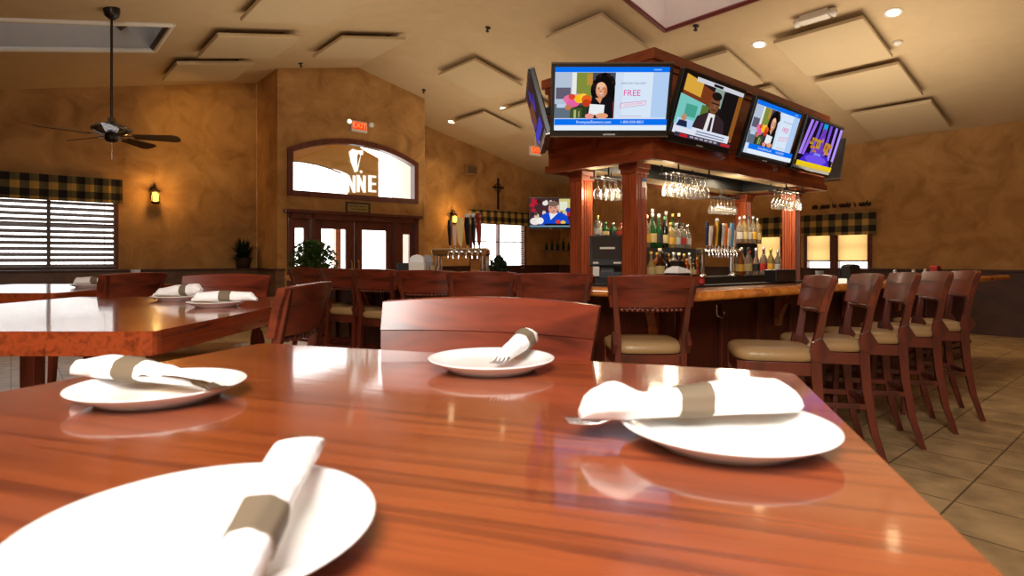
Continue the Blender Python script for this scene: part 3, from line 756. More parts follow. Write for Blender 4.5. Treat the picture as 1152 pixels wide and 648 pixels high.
def news_screen(P):
    P.rect(0,0,1,1,(34,24,22)); P.rect(.0,.2,.42,.68,(120,196,190)); P.rect(.12,.35,.3,.55,(70,160,140)); P.rect(.36,.35,.48,.6,(90,110,50)); P.poly([(.02,.68),(.5,.6),(.5,.85),(.02,1)],(120,56,26)); P.poly([(.02,.74),(.3,.7),(.3,.94),(.02,1)],(216,164,60))
    P.poly([(.18,.93),(1,.93),(1,1),(.18,1)],(206,206,214)); P.rect(.46,.94,.62,.985,(20,20,24)); P.rect(.5,.62,.7,.93,(140,160,150)); P.rect(.66,.2,.92,.92,(24,18,18)); P.rect(.92,.1,1,.92,(140,84,30))
    P.poly([(.27,.15),(.32,.4),(.46,.5),(.66,.5),(.78,.42),(.84,.15)],(50,36,40)); P.poly([(.47,.15),(.49,.5),(.6,.5),(.62,.15)],(232,226,224)); P.poly([(.53,.15),(.54,.44),(.575,.44),(.59,.15)],(40,40,56))
    P.ell(.545,.66,.085,.165,(120,72,46)); P.ell(.55,.80,.085,.07,(30,20,16)); P.rect(.48,.665,.63,.685,(24,18,16)); P.rect(.51,.555,.59,.57,(76,36,28)); P.ell(.55,.63,.016,.03,(140,88,60))
    P.rect(0,.05,.94,.2,(222,226,240)); P.rect(.02,.16,.28,.3,(176,206,240)); P.ell(.12,.32,.04,.06,(190,140,110)); P.poly([(.03,.17),(.06,.27),(.18,.27),(.2,.17)],(30,40,70))
    for k in range(2): P.rect(.36,.095+k*.045,.86,.115+k*.045,(120,130,160))
    P.rect(.04,0,1,.07,(60,50,64)); P.rect(.12,.005,.24,.055,(190,30,40)); P.rect(.82,.005,.98,.055,(190,40,44))
    for k in range(6): P.rect(.28+k*.08,.02,.34+k*.08,.05,(170,166,180))
def stage_screen(P):
    P.rect(0,0,1,1,(22,12,30))
    for x0, x1, c in ((.08,.02,(170,130,240)),(.2,.1,(150,104,226)),(.34,.3,(110,80,200)),(.62,.66,(120,80,210)),(.78,.82,(170,130,240)),(.93,.95,(186,150,250))): P.poly([(x0,1),(x0+.07,1),(x1+.06,.25),(x1-.01,.25)],c)
    P.poly([(.44,1),(.56,1),(.55,.6),(.46,.6)],(20,160,220)); P.poly([(.36,.3),(.46,.9),(.54,.9),(.64,.3)],(110,60,190))
    P.poly([(.06,.1),(.2,.3),(.8,.32),(.94,.1)],(70,40,200)); P.poly([(.3,.1),(.42,.34),(.58,.34),(.7,.1)],(120,150,240)); P.ell(.5,.2,.3,.1,(110,80,230))
    rnd = random.Random(4)
    for x, y, w, h in ((.24,.58,.14,.07),(.2,.5,.1,.06),(.25,.42,.12,.06),(.33,.35,.1,.05),(.38,.44,.11,.2),(.5,.6,.04,.08),(.60,.42,.15,.2),(.66,.36,.12,.06),(.74,.52,.07,.08)):
        P.rect(x,y,x+w,y+h,(206+rnd.randint(-20,20),140+rnd.randint(-20,20),50)); P.rect(x+w*.3,y+h*.3,x+w*.6,y+h*.7,(150,84,40))
    P.rect(0,0,1,.11,(236,200,20)); P.rect(.1,.03,.9,.045,(226,180,60))
def crowd_screen(P):
    P.rect(0,0,1,1,(70,40,46)); rnd = random.Random(9)
    for k in range(34):
        c = rnd.choice([(180,30,50),(40,70,170),(210,190,170),(60,30,34),(220,200,190),(90,60,60),(230,226,220)])
        P.ell(rnd.random()*.94+.03, rnd.random()*.8+.15, rnd.uniform(.04,.07), rnd.uniform(.06,.11), c, 10)
    P.rect(.7,.55,1,1,(206,196,120)); P.rect(.72,.6,.9,.9,(226,228,206))
    P.poly([(.24,.06),(.28,.42),(.42,.52),(.72,.52),(.9,.4),(.96,.06)],(20,70,200)); P.poly([(.5,.25),(.46,.5),(.68,.5)],(236,232,232)); P.ell(.56,.66,.115,.2,(216,150,132)); P.ell(.56,.82,.13,.10,(120,96,86)); P.ell(.5,.68,.02,.02,(80,50,46)); P.ell(.61,.68,.02,.02,(80,50,46)); P.ell(.56,.56,.04,.015,(150,80,76))
    P.ell(.12,.2,.12,.13,(232,224,220)); P.ell(.24,.22,.09,.12,(240,236,232)); P.ell(.68,.18,.06,.07,(220,60,40)); P.ell(.8,.16,.06,.07,(236,190,60)); P.ell(.92,.6,.06,.09,(40,60,160))
    P.rect(.35,.05,.95,.12,(20,16,26)); P.rect(0,0,1,.05,(110,150,170))
def side_screen(P):
    P.rect(0,0,1,1,(60,40,40)); rnd = random.Random(12)
    for k in range(16): P.ell(rnd.random()*.9+.05, rnd.random()*.8+.1, .08, .12, rnd.choice([(120,70,50),(60,50,150),(150,120,110),(90,50,60),(70,60,170)]), 10)
    P.rect(0,.05,1,.25,(70,64,180)); P.rect(.2,.3,.6,.7,(110,66,50))
def tv(label, c, yaw, tilt, w, h, paint, arm=.3, bez=.03):
    M = TR(c, yaw, tilt)
    e = thing('television', label, 'television', M=M, group='televisions of the bar')
    m = MB(); m.box((0,.025,0), (w,.05,h)); m.build('housing', BLACK, e, bevel=.008)
    m = MB(); m.box((0,-.001,-h/2+.018), (.10,.004,.012)); m.build('maker_badge', plain('badge_grey', rgb(190,188,184), .3) if 'badge_grey' not in bpy.data.materials else bpy.data.materials['badge_grey'], e)
    TE = bpy.data.materials['tv_edge'] if 'tv_edge' in bpy.data.materials else plain('tv_edge', rgb(120,110,104), .25, .8)
    for zz in (h/2-.002, -h/2+.002): m = MB(); m.box((0,.02,zz), (w,.054,.011)); m.build('edge_strip', TE, e)
    P = Paint(w-2*bez, h-2*bez-.03); paint(P)
    P.mb.build('screen', P.mats, e, M=Matrix.Translation((0,-.002,.012)))
    if arm:
        m = MB(); m.box((0,.07,0), (.3,.04,.25)); m.box((0,.07+arm/2,0), (.06,arm,.06)); m.build('wall_bracket', BLACKM, e)
    return e

# ------------------------------------------------------------------ bar canopy
CF = Vector((1.2, 5.0, 0)); CU = Vector((-.695, .719, 0)); CV = Vector((.755, .656, 0)); LU_, LV_ = 1.2, 3.6
def CP(a, b, z=0): return CF + CU*a + CV*b + Vector((0,0,z))
def cring(off): return [CP(-off, -off), CP(LU_+off, -off), CP(LU_+off, LV_+off), CP(-off, LV_+off)]
can = thing('bar_canopy', 'dark cherry wood canopy over the bar carrying the televisions', 'canopy', (0,0,0))
m = MB()
def band(m, off, z0, z1, th=.03, mat=0):
    o_ = cring(off); i_ = cring(off-th)
    for k in range(4):
        j = (k+1) % 4; a, b, c, d = o_[k], o_[j], i_[j], i_[k]
        m.add([a+Vector((0,0,z0)), b+Vector((0,0,z0)), c+Vector((0,0,z0)), d+Vector((0,0,z0)), a+Vector((0,0,z1)), b+Vector((0,0,z1)), c+Vector((0,0,z1)), d+Vector((0,0,z1))],
              [(0,1,5,4), (1,2,6,5), (2,3,7,6), (3,0,4,7), (4,5,6,7), (3,2,1,0)], mat)
band(m, 0, 2.15, 3.0); m.build('fascia', CANOPY, can)
m = MB(); band(m, .05, 2.97, 3.06, .08); band(m, .025, 2.92, 2.975, .05); m.build('cornice', CANOPYD, can)
m = MB(); band(m, .025, 2.13, 2.20, .05); band(m, .015, 2.36, 2.40, .04); m.build('base_moulding', CANOPYD, can)
# vertical panel battens on the long side and the short side
for b in (.03, 1.2, 2.37, 3.55):
    m = MB(); m.box((0,0,0), (.07,.02,.7), 0, frame(CP(-.012, b, 2.66), CV, -CU)); m.build('batten', CANOPYD, can)
for a in (.05, .62, 1.15):
    m = MB(); m.box((0,0,0), (.07,.02,.7), 0, frame(CP(a, -.012, 2.66), CU, -CV)); m.build('batten', CANOPYD, can)
m = MB(); r0 = cring(-.03); r1 = cring(-.30); z = 2.165
for k in range(4):
    j = (k+1) % 4; m.quad([r0[k]+Vector((0,0,z)), r1[k]+Vector((0,0,z)), r1[j]+Vector((0,0,z)), r0[j]+Vector((0,0,z))])
m.build('soffit', CREAM, can)
m = MB(); 
for k in range(4):
    j = (k+1) % 4; m.quad([r1[k]+Vector((0,0,z)), r1[k]+Vector((0,0,2.3)), r1[j]+Vector((0,0,2.3)), r1[j]+Vector((0,0,z))])
m.quad([p+Vector((0,0,2.3)) for p in r1]); m.build('recess', BLACKM, can)
m = MB(); m.quad([p+Vector((0,0,3.0)) for p in cring(-.01)]); m.build('top_board', CANOPYD, can)

def pillar_poly(w):
    pts = []; h = w/2; nf = 4
    for s in range(4):
        c, sn = math.cos(s*PI/2), math.sin(s*PI/2)
        loc = [(-h, -h)]
        mgn = .02; fw = (w-2*mgn)/nf
        for k in range(nf):
            x0 = -h+mgn+k*fw
            loc += [(x0+.004, -h), (x0+.008, -h+.009), (x0+fw-.008, -h+.009), (x0+fw-.004, -h)]
        for x, y in loc: pts.append((x*c-y*sn, x*sn+y*c))
    return pts
pil = [((1.122,5.37), 'fluted cherry bar pillar at the front corner with a small sticker'), ((.694,5.88), 'fluted cherry bar pillar at the left, behind the cash terminal'),
       ((3.482,7.31), 'fluted cherry bar pillar at right in front of the shaded windows'), ((3.14,7.97), 'shadowed fluted bar pillar at the back, behind the right pillar')]
pp = None
for (x, y), lab in pil:
    if pp is None:
        pp = thing('bar_pillar', lab, 'pillar', (x,y,0), math.radians(41), 'pillars carrying the canopy')
        m = MB(); m.prism(pillar_poly(.158), 0, 2.1); m.build('shaft', PILLAR, pp)
        m = MB(); m.box((0,0,2.075), (.185,.185,.05)); m.box((0,0,2.12), (.21,.21,.05)); m.build('capital', CANOPYD, pp, bevel=.006)
        m = MB(); m.box((0,0,.08), (.2,.2,.16)); m.build('plinth', CANOPYD, pp, bevel=.006)
    else: dup(pp, (x,y,0), math.radians(41), lab)
e = thing('pillar_sticker', 'small blue and white sticker high on the front bar pillar', 'sticker', M=TR((1.122,5.37,0), math.radians(41)) @ Matrix.Translation((.035,-.081,1.975)))
m = MB(); m.box((0,0,-.022), (.06,.003,.05)); m.build('white_field', PWHITE, e)
m = MB(); m.box((0,0,.022), (.06,.003,.038)); m.build('blue_field', plain('sticker_blue', rgb(40,70,120), .5), e)

tv('wide television facing the tables, flower advert with FREE', (.8075,4.79,2.572), 0, math.radians(20), .98, .585, ad_screen, .32)
tv('television seen edge-on at the left end of the canopy', (.215,5.4,2.605), math.radians(-90), math.radians(15), .92, .575, side_screen, .1)
nrm = Vector((.656,-.755,0))
for s, lab, pnt in ((.56,'first television on the long canopy side, man in dark suit on news',news_screen), (1.8,'middle television on the long canopy side, smaller flower advert',ad_screen), (2.95,'last television on the long canopy side, purple stage show',stage_screen)):
    c = CF + CV*s + nrm*.19; tv(lab, (c.x, c.y, 2.565), math.radians(41), math.radians(18), 1.02, .60, pnt, .12)
c = CP(.40, LV_+.44); tv('television at the far right end of the canopy, back edge showing', (c.x, c.y, 2.56), math.radians(131), math.radians(20), .95, .58, side_screen, .32)
ctv = Vector((.0659*16.35, 16.35, EYE+51*16.35/660))
tv('corner television showing a man in a blue jacket, under the canopy left', (ctv.x, ctv.y, ctv.z), 0, math.radians(4), 1.22, .88, crowd_screen, .5, .035)
e = thing('corner_shelf', 'dark shelf in the far corner below the corner television', 'shelf', (1.3, 16.75, 1.50))
m = MB(); m.box((0,0,0), (.9,.24,.05)); m.build('board', WAIND, e, bevel=.006)
m = MB(); m.box((-.35,.05,-.1), (.04,.12,.16)); m.build('bracket', WAIND, e)
m = MB(); m.box((.35,.05,-.1), (.04,.12,.16)); m.build('bracket', WAIND, e)
for k in range(5):
    m = MB(); hh = (.22,.3,.26,.34,.24)[k]; m.lathe([(0,0),(.045,0),(.045,hh*.6),(.016,hh*.75),(.016,hh),(0,hh)], 10)
    tag(m.build('bottle', GREEND, loc=(.98+k*.16, 16.74, 1.527)), 'dark bottle on the corner shelf under the corner television', 'bottle', 'bottles on the corner shelf')

# ------------------------------------------------------------------ bar counter
BC = Vector((1.16, 3.63, 0)); BU = Vector((-.743,.669,0)); BV = Vector((.809,.588,0)); NL = Vector((.669,.743,0)); NR = Vector((-.588,.809,0)); BLl, BLr = 5.3, 6.2
def BX(d):
    # three points of the bar line offset d to the inside
    # solve corner: NL.p = NL.BC + d, NR.p = NR.BC + d
    c1 = NL.dot(BC)+d; c2 = NR.dot(BC)+d; det = NL.x*NR.y-NL.y*NR.x
    C = Vector(((c1*NR.y-c2*NL.y)/det, (NL.x*c2-NR.x*c1)/det, 0))
    return [BC+BU*BLl+NL*d, C, BC+BV*BLr+NR*d]
def bstrip(m, d0, d1, z0, z1, mat=0):
    a = BX(d0); b = BX(d1)
    for i in (0, 1):
        p, q, r, s = a[i], a[i+1], b[i+1], b[i]
        vs = [x+Vector((0,0,z0)) for x in (p,q,r,s)]+[x+Vector((0,0,z1)) for x in (p,q,r,s)]
        m.add(vs, [(0,1,5,4), (1,2,6,5), (2,3,7,6), (3,0,4,7), (4,5,6,7), (3,2,1,0)], mat)
bt = thing('bar_worktop', 'honey coloured wooden bar top with rounded front nosing', 'bar top', (0,0,0))
m = MB(); bstrip(m, .05, .66, 1.02, 1.055); m.build('counter_board', BARTOP, bt)
m = MB(); a = BX(.03); m.tube([p+Vector((0,0,1.045)) for p in a], .034, 10); a = BX(.075); m.tube([p+Vector((0,0,1.052)) for p in a], .02, 8); m.build('nosing', BARTOP, bt)
bf = thing('bar_counter', 'dark panelled wooden bar front with corbels under the bar top', 'bar front', (0,0,0))
m = MB(); bstrip(m, .47, .53, 0, 1.018); m.build('panelling', BARFRONT, bf)
m = MB(); bstrip(m, .44, .47, .0, .14); bstrip(m, .44, .47, .93, 1.018); bstrip(m, .41, .47, .97, 1.018); m.build('rail_moulding', BARFRONT, bf)
m = MB()
L_ = BX(.455)
def along(i0, i1, s):
    d = (L_[i1]-L_[i0]); return L_[i0]+d.normalized()*s, d.normalized(), d.length
for k in range(11):
    p, d, ln = along(1, 0, .05+k*.5); m.box((0,0,.53), (.08,.03,.8), 0, frame(p, d, NL))
    if k < 13: 
        p, d, ln = along(1, 2, .05+k*.5); m.box((0,0,.53), (.08,.03,.8), 0, frame(p, d, NR))
m.build('panel_stile', BARFRONT, bf, bevel=.005)
prof = [(0,0),(0,.30),(.03,.30),(.05,.2),(.09,.12),(.14,.10),(.20,.07),(.25,.03),(.25,0)]
CORB = wood('corbel_wood', rgb(96,44,20), rgb(150,76,36))
for (i1, N_, ss) in ((0, NL, (.18, 1.1, 2.0, 2.9, 3.8)), (2, NR, (1.3, 2.5, 3.7, 4.9))):
    for s in ss:
        p, d, ln = along(1, i1, s)
        M = Matrix.Identity(4); M.col[0][:3] = -N_; M.col[1][:3] = (0,0,-1); M.col[2][:3] = d; M.col[3][:3] = p+Vector((0,0,1.015))
        c = MB(); c.prism(prof, -.035, .035, 0, M); c.build('corbel', CORB, bf)
p, d, ln = along(1, 2, .42)
m = MB(); pts = [Vector((0,.03,.05)), Vector((0,.03,-.01)), Vector((0,.035,-.03)), Vector((.02,.05,-.045)), Vector((.045,.05,-.045)), Vector((.06,.05,-.03)), Vector((.065,.05,-.005))]
m.tube(pts, .007, 6, 0, frame(p+Vector((0,0,.88)), d, -NR)); m.build('coat_hook', STEEL, bf)
m = MB(); bstrip(m, .39, .43, .19, .23); m.build('foot_rail', BARFRONT, bf)
m = MB(); bstrip(m, .575, .655, 1.056, 1.072); tag(m.build('bar_mat', BLACKM), 'black rubber drip mat along the inner edge of the bar', 'bar mat')

# island under the canopy with stepped shelves
IS0 = Vector((1.25,5.5,0))
isl = thing('back_bar_island', 'dark stepped back bar under the canopy holding bottles and taps', 'back bar', (0,0,0))
IM = frame((IS0.x, IS0.y, 0), CV, CU)
m = MB(); m.box((1.6,.42,.46), (2.56,.62,.92)); m.build('cabinet', BARFRONT, isl, M=IM)
m = MB(); m.box((1.6,.14,1.0), (2.7,.26,.16)); m.build('lower_step', BLACKM, isl, M=IM)
m = MB(); m.box((.88,.375,1.14), (.98,.21,.5)); m.build('upper_step', BLACKM, isl, M=IM)
m = MB(); m.box((2.66,.34,1.18), (.56,.10,.58)); m.build('upper_step', BLACKM, isl, M=IM)
m = MB(); m.box((.24,.56,1.15), (.42,.12,.7)); m.build('register_step', BLACKM, isl, M=frame(CP(1.22,.1), -CU, CV))
m = MB(); m.box((0,.10,.55), (.24,.3,1.1)); m.build('register_stand', BLACKM, isl, M=frame(Vector((.905,5.50,0)), (.99,-.1,0), (.1,.99,0)))
def IP(s, d, z): return IM @ Vector((s, d, z))

# bottles ----------------------------------------------------------------
def bottle_mesh(kind, g, lab, cap, h):
    m = MB()
    if kind == 0: pr = [(0,0),(.036,0),(.038,.01),(.038,h*.55),(.034,h*.62),(.014,h*.76),(.013,h*.93),(.015,h*.93)]
    elif kind == 1: pr = [(0,0),(.042,0),(.044,.01),(.044,h*.66),(.03,h*.74),(.014,h*.8),(.014,h*.93)]
    elif kind == 2: pr = [(0,0),(.034,0),(.036,.01),(.030,h*.4),(.036,h*.6),(.016,h*.75),(.013,h*.94)]
    else: pr = [(0,0),(.035,0),(.037,.01),(.037,h*.45),(.02,h*.62),(.013,h*.7),(.012,h*.95)]
    m.lathe(pr, 14, 0)
    m.lathe([(.0395 if kind != 1 else .0455, h*.16), (.0395 if kind != 1 else .0455, h*.42)], 14, 1)
    m.lathe([(.016,h*.9),(.016,h),(0,h)], 10, 2)
    return m
def gl(name, c, tr): 
    m, nt, b = newmat(name); b.inputs['Base Color'].default_value = c; b.inputs['Roughness'].default_value = .08; b.inputs['Coat Weight'].default_value = .5
    if tr: b.inputs['Transmission Weight'].default_value = tr; b.inputs['IOR'].default_value = 1.2
    n = nt.nodes.new('ShaderNodeTexNoise'); n.inputs['Scale'].default_value = 6; r = ramp(nt, n.outputs['Fac'], [(.3, tuple(x*.7 for x in c)), (.7, c)]); nt.links.new(r.outputs[0], b.inputs['Base Color'])
    return m
GLS = {'green': gl('green_bottle', rgb(24,78,30), .3), 'amber': gl('amber_bottle', rgb(140,70,20), .3), 'clear': gl('clear_bottle', rgb(176,168,150), .7), 'brown': gl('brown_bottle', rgb(60,28,12), .1), 'black': gl('black_bottle', rgb(16,14,14), 0), 'red': gl('red_bottle', rgb(150,26,24), .2), 'pale': gl('pale_bottle', rgb(158,134,84), .4)}
LBL = {'cream': plain('label_cream', rgb(190,168,112), .7), 'white': plain('label_white', rgb(178,172,164), .7), 'gold': plain('label_gold', rgb(206,156,46), .5), 'red': plain('label_red', rgb(170,40,30), .6), 'dark': plain('label_dark', rgb(40,34,36), .6)}
CAPS = {'gold': plain('cap_gold', rgb(190,150,60), .3, .6), 'black': plain('cap_black', rgb(14,14,14), .4), 'silver': plain('cap_silver', rgb(200,200,200), .25, .8), 'red': plain('cap_red', rgb(170,30,20), .4), 'green': plain('cap_green', rgb(40,110,50), .4), 'cream': plain('cap_cream', rgb(230,214,180), .5)}
def bottle(kind, g, l, c, h, pos, label, grp, sc=1):
    o = bottle_mesh(kind, g, l, c, h).build('bottle', [GLS[g], LBL[l], CAPS[c]], loc=pos)
    o.scale = (sc, sc, 1)
    return tag(o, label, 'bottle', grp)
up_left = [(0,'clear','gold','cream',.34),(3,'green','cream','silver',.36),(3,'green','dark','silver',.36),(2,'black','cream','green',.34),(1,'pale','gold','gold',.28),(1,'clear','white','silver',.28),(1,'clear','red','black',.28),(0,'clear','white','silver',.27)]
for i, (k, g, l, c, h) in enumerate(up_left):
    bottle(k, g, l, c, h, IP(.50+i*.108, .34, 1.392), '%s glass bottle with %s label, %s from the front pillar on the upper shelf' % (g, l, ORD[i]), 'bottles on the upper shelf by the front pillar', 1.15)
lo_left = [(3,'pale','cream','gold',.27),(1,'amber','cream','gold',.26),(0,'brown','white','black',.27),(1,'amber','gold','gold',.25),(1,'clear','cream','silver',.26),(3,'brown','cream','cream',.26),(1,'amber','cream','gold',.25),(0,'clear','white','silver',.26),(0,'brown','gold','black',.26)]
for i, (k, g, l, c, h) in enumerate(lo_left[:8]):
    bottle(k, g, l, c, h, IP(.38+i*.098, .20, 1.082), '%s glass bottle with %s label, %s from the front pillar on the lower shelf' % (g, l, ORD[i]), 'bottles on the lower shelf by the front pillar', 1.05)
mid = [(1,'amber','cream','gold',.19),(0,'brown','gold','black',.21),(1,'amber','white','gold',.20),(3,'pale','cream','silver',.22),(1,'brown','cream','black',.20),(0,'amber','red','gold',.21)]
for i, (k, g, l, c, h) in enumerate(mid):
    bottle(k, g, l, c, h, IP(.74+i*.062 if i else .545, .10, 1.082), 'short %s bottle, %s label, %s in the front row left of taps' % (g, l, ORD[i]), 'short bottles in front of the lower shelf', .64)
back = [(3,'amber','gold','gold',.40),(0,'clear','dark','silver',.42),(2,'brown','cream','black',.38),(3,'clear','white','silver',.41),(0,'green','gold','gold',.39),(3,'brown','dark','cream',.40)]
for i, (k, g, l, c, h) in enumerate(back):
    bottle(k, g, l, c, h, IP(.60+i*.125, .425, 1.392), 'tall %s bottle in the rear row of upper shelf, %s from the front pillar' % (g, ORD[i]), 'tall bottles at the back of the upper shelf', 1.0)
lf = [(3,'brown','cream','cream',.30,.345),(0,'black','dark','black',.26,.455)]
for i, (k, g, l, c, h, s) in enumerate(lf):
    bottle(k, g, l, c, h, IP(s, .075, 1.082), ['brown bottle with cream label and pale cap standing in front of lower shelf','black bottle standing in front of the lower shelf'][i], None, 1.2)
up_r = [(0,'clear','white','silver',.33),(0,'pale','cream','silver',.35),(3,'clear','white','black',.34),(0,'clear','gold','silver',.36),(1,'pale','cream','silver',.34)]
for i, (k, g, l, c, h) in enumerate(up_r):
    bottle(k, g, l, c, h, IP(2.43+i*.115, .34, 1.472), '%s glass bottle with %s label, %s from the taps on the upper right shelf' % (g, l, ORD[i]), 'bottles on the upper shelf right of the taps', 1.15)
lo_r = [(0,'amber','gold','silver',.32),(3,'clear','white','silver',.34),(0,'clear','cream','black',.33),(0,'clear','white','silver',.33),(3,'clear','dark','silver',.32),(0,'red','white','red',.30),(0,'clear','red','silver',.34),(3,'red','cream','silver',.32),(0,'pale','gold','gold',.33),(3,'red','white','red',.30),(0,'clear','white','silver',.31)]
for i, (k, g, l, c, h) in enumerate(lo_r):
    bottle(k, g, l, c, h, IP(1.94+i*.095, .21 if i % 2 else .08, 1.082), '%s glass bottle with %s label, %s from the taps on the lower right shelf' % (g, l, ORD[i]), 'bottles on the lower shelf right of the taps', 1.1)
rb = CP(1.0,.28)
RM = frame(CP(1.22,.1), -CU, CV)
for i, (k, g, l, c, h) in enumerate([(1,'clear','white','gold',.24),(0,'green','cream','green',.16),(0,'green','dark','silver',.15),(1,'amber','red','red',.14)]):
    p = RM @ Vector((.09+i*.10, .56, 1.502)); bottle(k, g, l, c, h, p, '%s bottle, %s from the left on the step behind the cash terminal' % (g, ORD[i]), 'small bottles behind the cash terminal', 1.0)

# hanging wine glasses ----------------------------------------------------
wg = MB(); wg.lathe([(.036,0),(.034,-.003),(.006,-.008),(.004,-.02),(.004,-.085),(.012,-.10),(.033,-.125),(.040,-.155),(.036,-.20),(.033,-.21)], 16)
wproto = None
def rack(label, glabel, grp, p, d, n, L, rows=2):
    global wproto
    e = thing('glass_rack', label, 'glass rack', M=frame(p, d, Vector((-d.y, d.x, 0))))
    m = MB()
    for r in range(rows+1): m.box((L/2, (r-.5*rows)*.09, .012), (L, .014, .018))
    for x in (.05, L-.05):
        for y in (-.5*rows*.09, .5*rows*.09): m.box((x, y, .05), (.012,.012,.09))
    m.build('rails', BLACKM, e)
    for r in range(rows):
        for k in range(n):
            q = frame(p, d, Vector((-d.y, d.x, 0))) @ Vector((.05+(L-.1)*k/max(1,n-1), (r-.5*(rows-1))*.09, .012))
            if wproto is None: wproto = wg.build('wine_glass', WINEG, loc=q); tag(wproto, glabel, 'wine glass', grp)
            else: dup(wproto, q, 0, glabel, grp)
p = CP(.14, .42, 2.06); rack('black hanging rack of wine glasses right of the front pillar', 'upside-down wine glass hanging in the rack right of the front pillar', 'wine glasses right of the front pillar', p, CV, 7, .62)
p = CP(.70, .14, 2.05); rack('black hanging rack of wine glasses between the two left pillars', 'upside-down wine glass hanging between the two left pillars', 'wine glasses between the left pillars', p, CV, 4, .36)
p = CP(LU_-.2, 2.72, 2.06); rack('black hanging rack of wine glasses at the back above the taps', 'upside-down wine glass hanging at the back above the tap handles', 'wine glasses above the tap handles', p, CV, 6, .53)
p = CP(.12, 2.56, 2.06); rack('black hanging rack of wine glasses beside the right pillar', 'upside-down wine glass hanging in front of the right pillar', 'wine glasses by the right pillar', p, CV, 6, .53)

# beer towers -------------------------------------------------------------
def tower(label, M, L, z0, zr, handles):
    e = thing('beer_tower', label, 'beer taps', M=M)
    m = MB(); m.box((L/2,0,zr), (L,.09,.075)); m.build('tap_rail', CHROME, e, bevel=.02, seg=3)
    for x in (.06, L-.06):
        m = MB(); m.tube([(x,0,z0),(x,0,zr-.03)], .028, 12); m.lathe([(.05,z0),(.05,z0+.015),(.03,z0+.03)], 14, c=(x,0,0)); m.build('column', CHROME, e)
    for x, w, h, c, tp in handles:
        hd = MB(); rz = zr+.03
        hd.bar([(x,-.05,rz+.03),(x,-.055,rz+.06),(x,-.06,rz+h*.75),(x,-.062,rz+h)], [(.016,.016),(w*.6,.02),(w,.026),(w*.8,.02)])
        ho = hd.build('tap_handle', c, e, bevel=.004)
        fa = MB(); fa.tube([(x,-.02,zr),(x,-.07,zr+.005),(x,-.085,zr-.03),(x,-.087,zr-.065)], .012, 8); fa.tube([(x,-.05,zr+.01),(x,-.05,rz+.035)], .008, 6); fa.build('faucet', CHROME, ho)
        if tp == 'disc':
            t = MB(); t.lathe([(0,-.008),(w*.7,-.008),(w*.7,.008),(0,.008)], 16, 0, Matrix.Translation((x,-.065,rz+h+.02)) @ Matrix.Rotation(PI/2,4,'X')); t.build('handle_top', bpy.data.materials['tap_red'], ho)
        elif tp == 'ball':
            t = MB(); t.sphere((x,-.062,rz+h+.015), .024, 0, 10); t.build('handle_top', bpy.data.materials['tap_silver'], ho)
    return e
TC = {n: plain('tap_'+n, c, .35) for n, c in (('red',rgb(120,34,22)), ('silver',rgb(190,190,186)), ('cream',rgb(226,196,130)), ('black',rgb(14,18,20)), ('pink',rgb(214,180,160)), ('navy',rgb(28,34,66)), ('orange',rgb(206,110,34)), ('gold',rgb(206,160,40)), ('blue',rgb(90,160,210)), ('brown',rgb(110,60,34)), ('white',rgb(220,214,206)))}
T1 = Vector((-.66, 5.62, 0)); d1 = Vector((.66,-.34,0)).normalized()
p0 = Vector(((488-576)/F*5.62, 5.62, 0)); 
hs = [(.22,.035,.27,TC['black'],''),(.275,.04,.22,TC['pink'],''),(.335,.07,.29,TC['cream'],''),(.415,.06,.29,TC['black'],'ball'),(.48,.04,.29,TC['black'],'ball'),(.535,.05,.27,TC['red'],'disc')]
tower('chrome beer tap tower with six mixed handles on the left bar', frame((p0.x,p0.y,0), d1, Vector((-d1.y,d1.x,0))), .60, 1.056, 1.34, hs)
hs2 = [(.06,.05,.29,TC['navy'],''),(.14,.05,.25,TC['white'],''),(.21,.06,.26,TC['brown'],''),(.27,.04,.30,TC['gold'],'ball'),(.34,.06,.28,TC['black'],''),(.41,.045,.25,TC['silver'],'ball'),(.48,.05,.29,TC['orange'],''),(.55,.06,.24,TC['white'],''),(.62,.08,.30,TC['blue'],''),(.69,.05,.22,TC['pink'],'')]
tower('long chrome beer tap tower with ten handles on the back bar', IM @ Matrix.Translation((1.18,.15,0)), .82, 1.082, 1.36, hs2)

# POS terminal
pm = TR((.90, 5.55, 1.102), math.radians(-6))
e = thing('cash_terminal', 'black touchscreen cash terminal between the two front bar pillars', 'cash register', M=pm)
m = MB(); m.prism([(-.14,-.1),(.14,-.1),(.14,.12),(-.14,.12)], 0, .05); m.box((0,.05,.12), (.14,.06,.2)); m.build('base', BLACK, e, bevel=.008)
TM = Matrix.Translation((0,-.02,.25)) @ Matrix.Rotation(-.32, 4, 'X')
m = MB(); m.box((0,0,0), (.33,.045,.30)); m.build('monitor', BLACK, e, M=TM, bevel=.008)
m = MB(); m.box((0,-.024,.02), (.28,.003,.22)); m.build('screen', plain('dim_screen', rgb(52,50,48), .15), e, M=TM)
m = MB(); m.box((0,-.027,.02), (.14,.002,.02)); m.box((-.11,-.025,-.125), (.05,.004,.016)); m.box((.09,-.025,-.125), (.07,.004,.016)); m.build('badge', PWHITE, e, M=TM)
m = MB(); m.box((-.11,-.15,.06), (.06,.05,.09)); m.build('card_reader', PWHITE, e, bevel=.006)

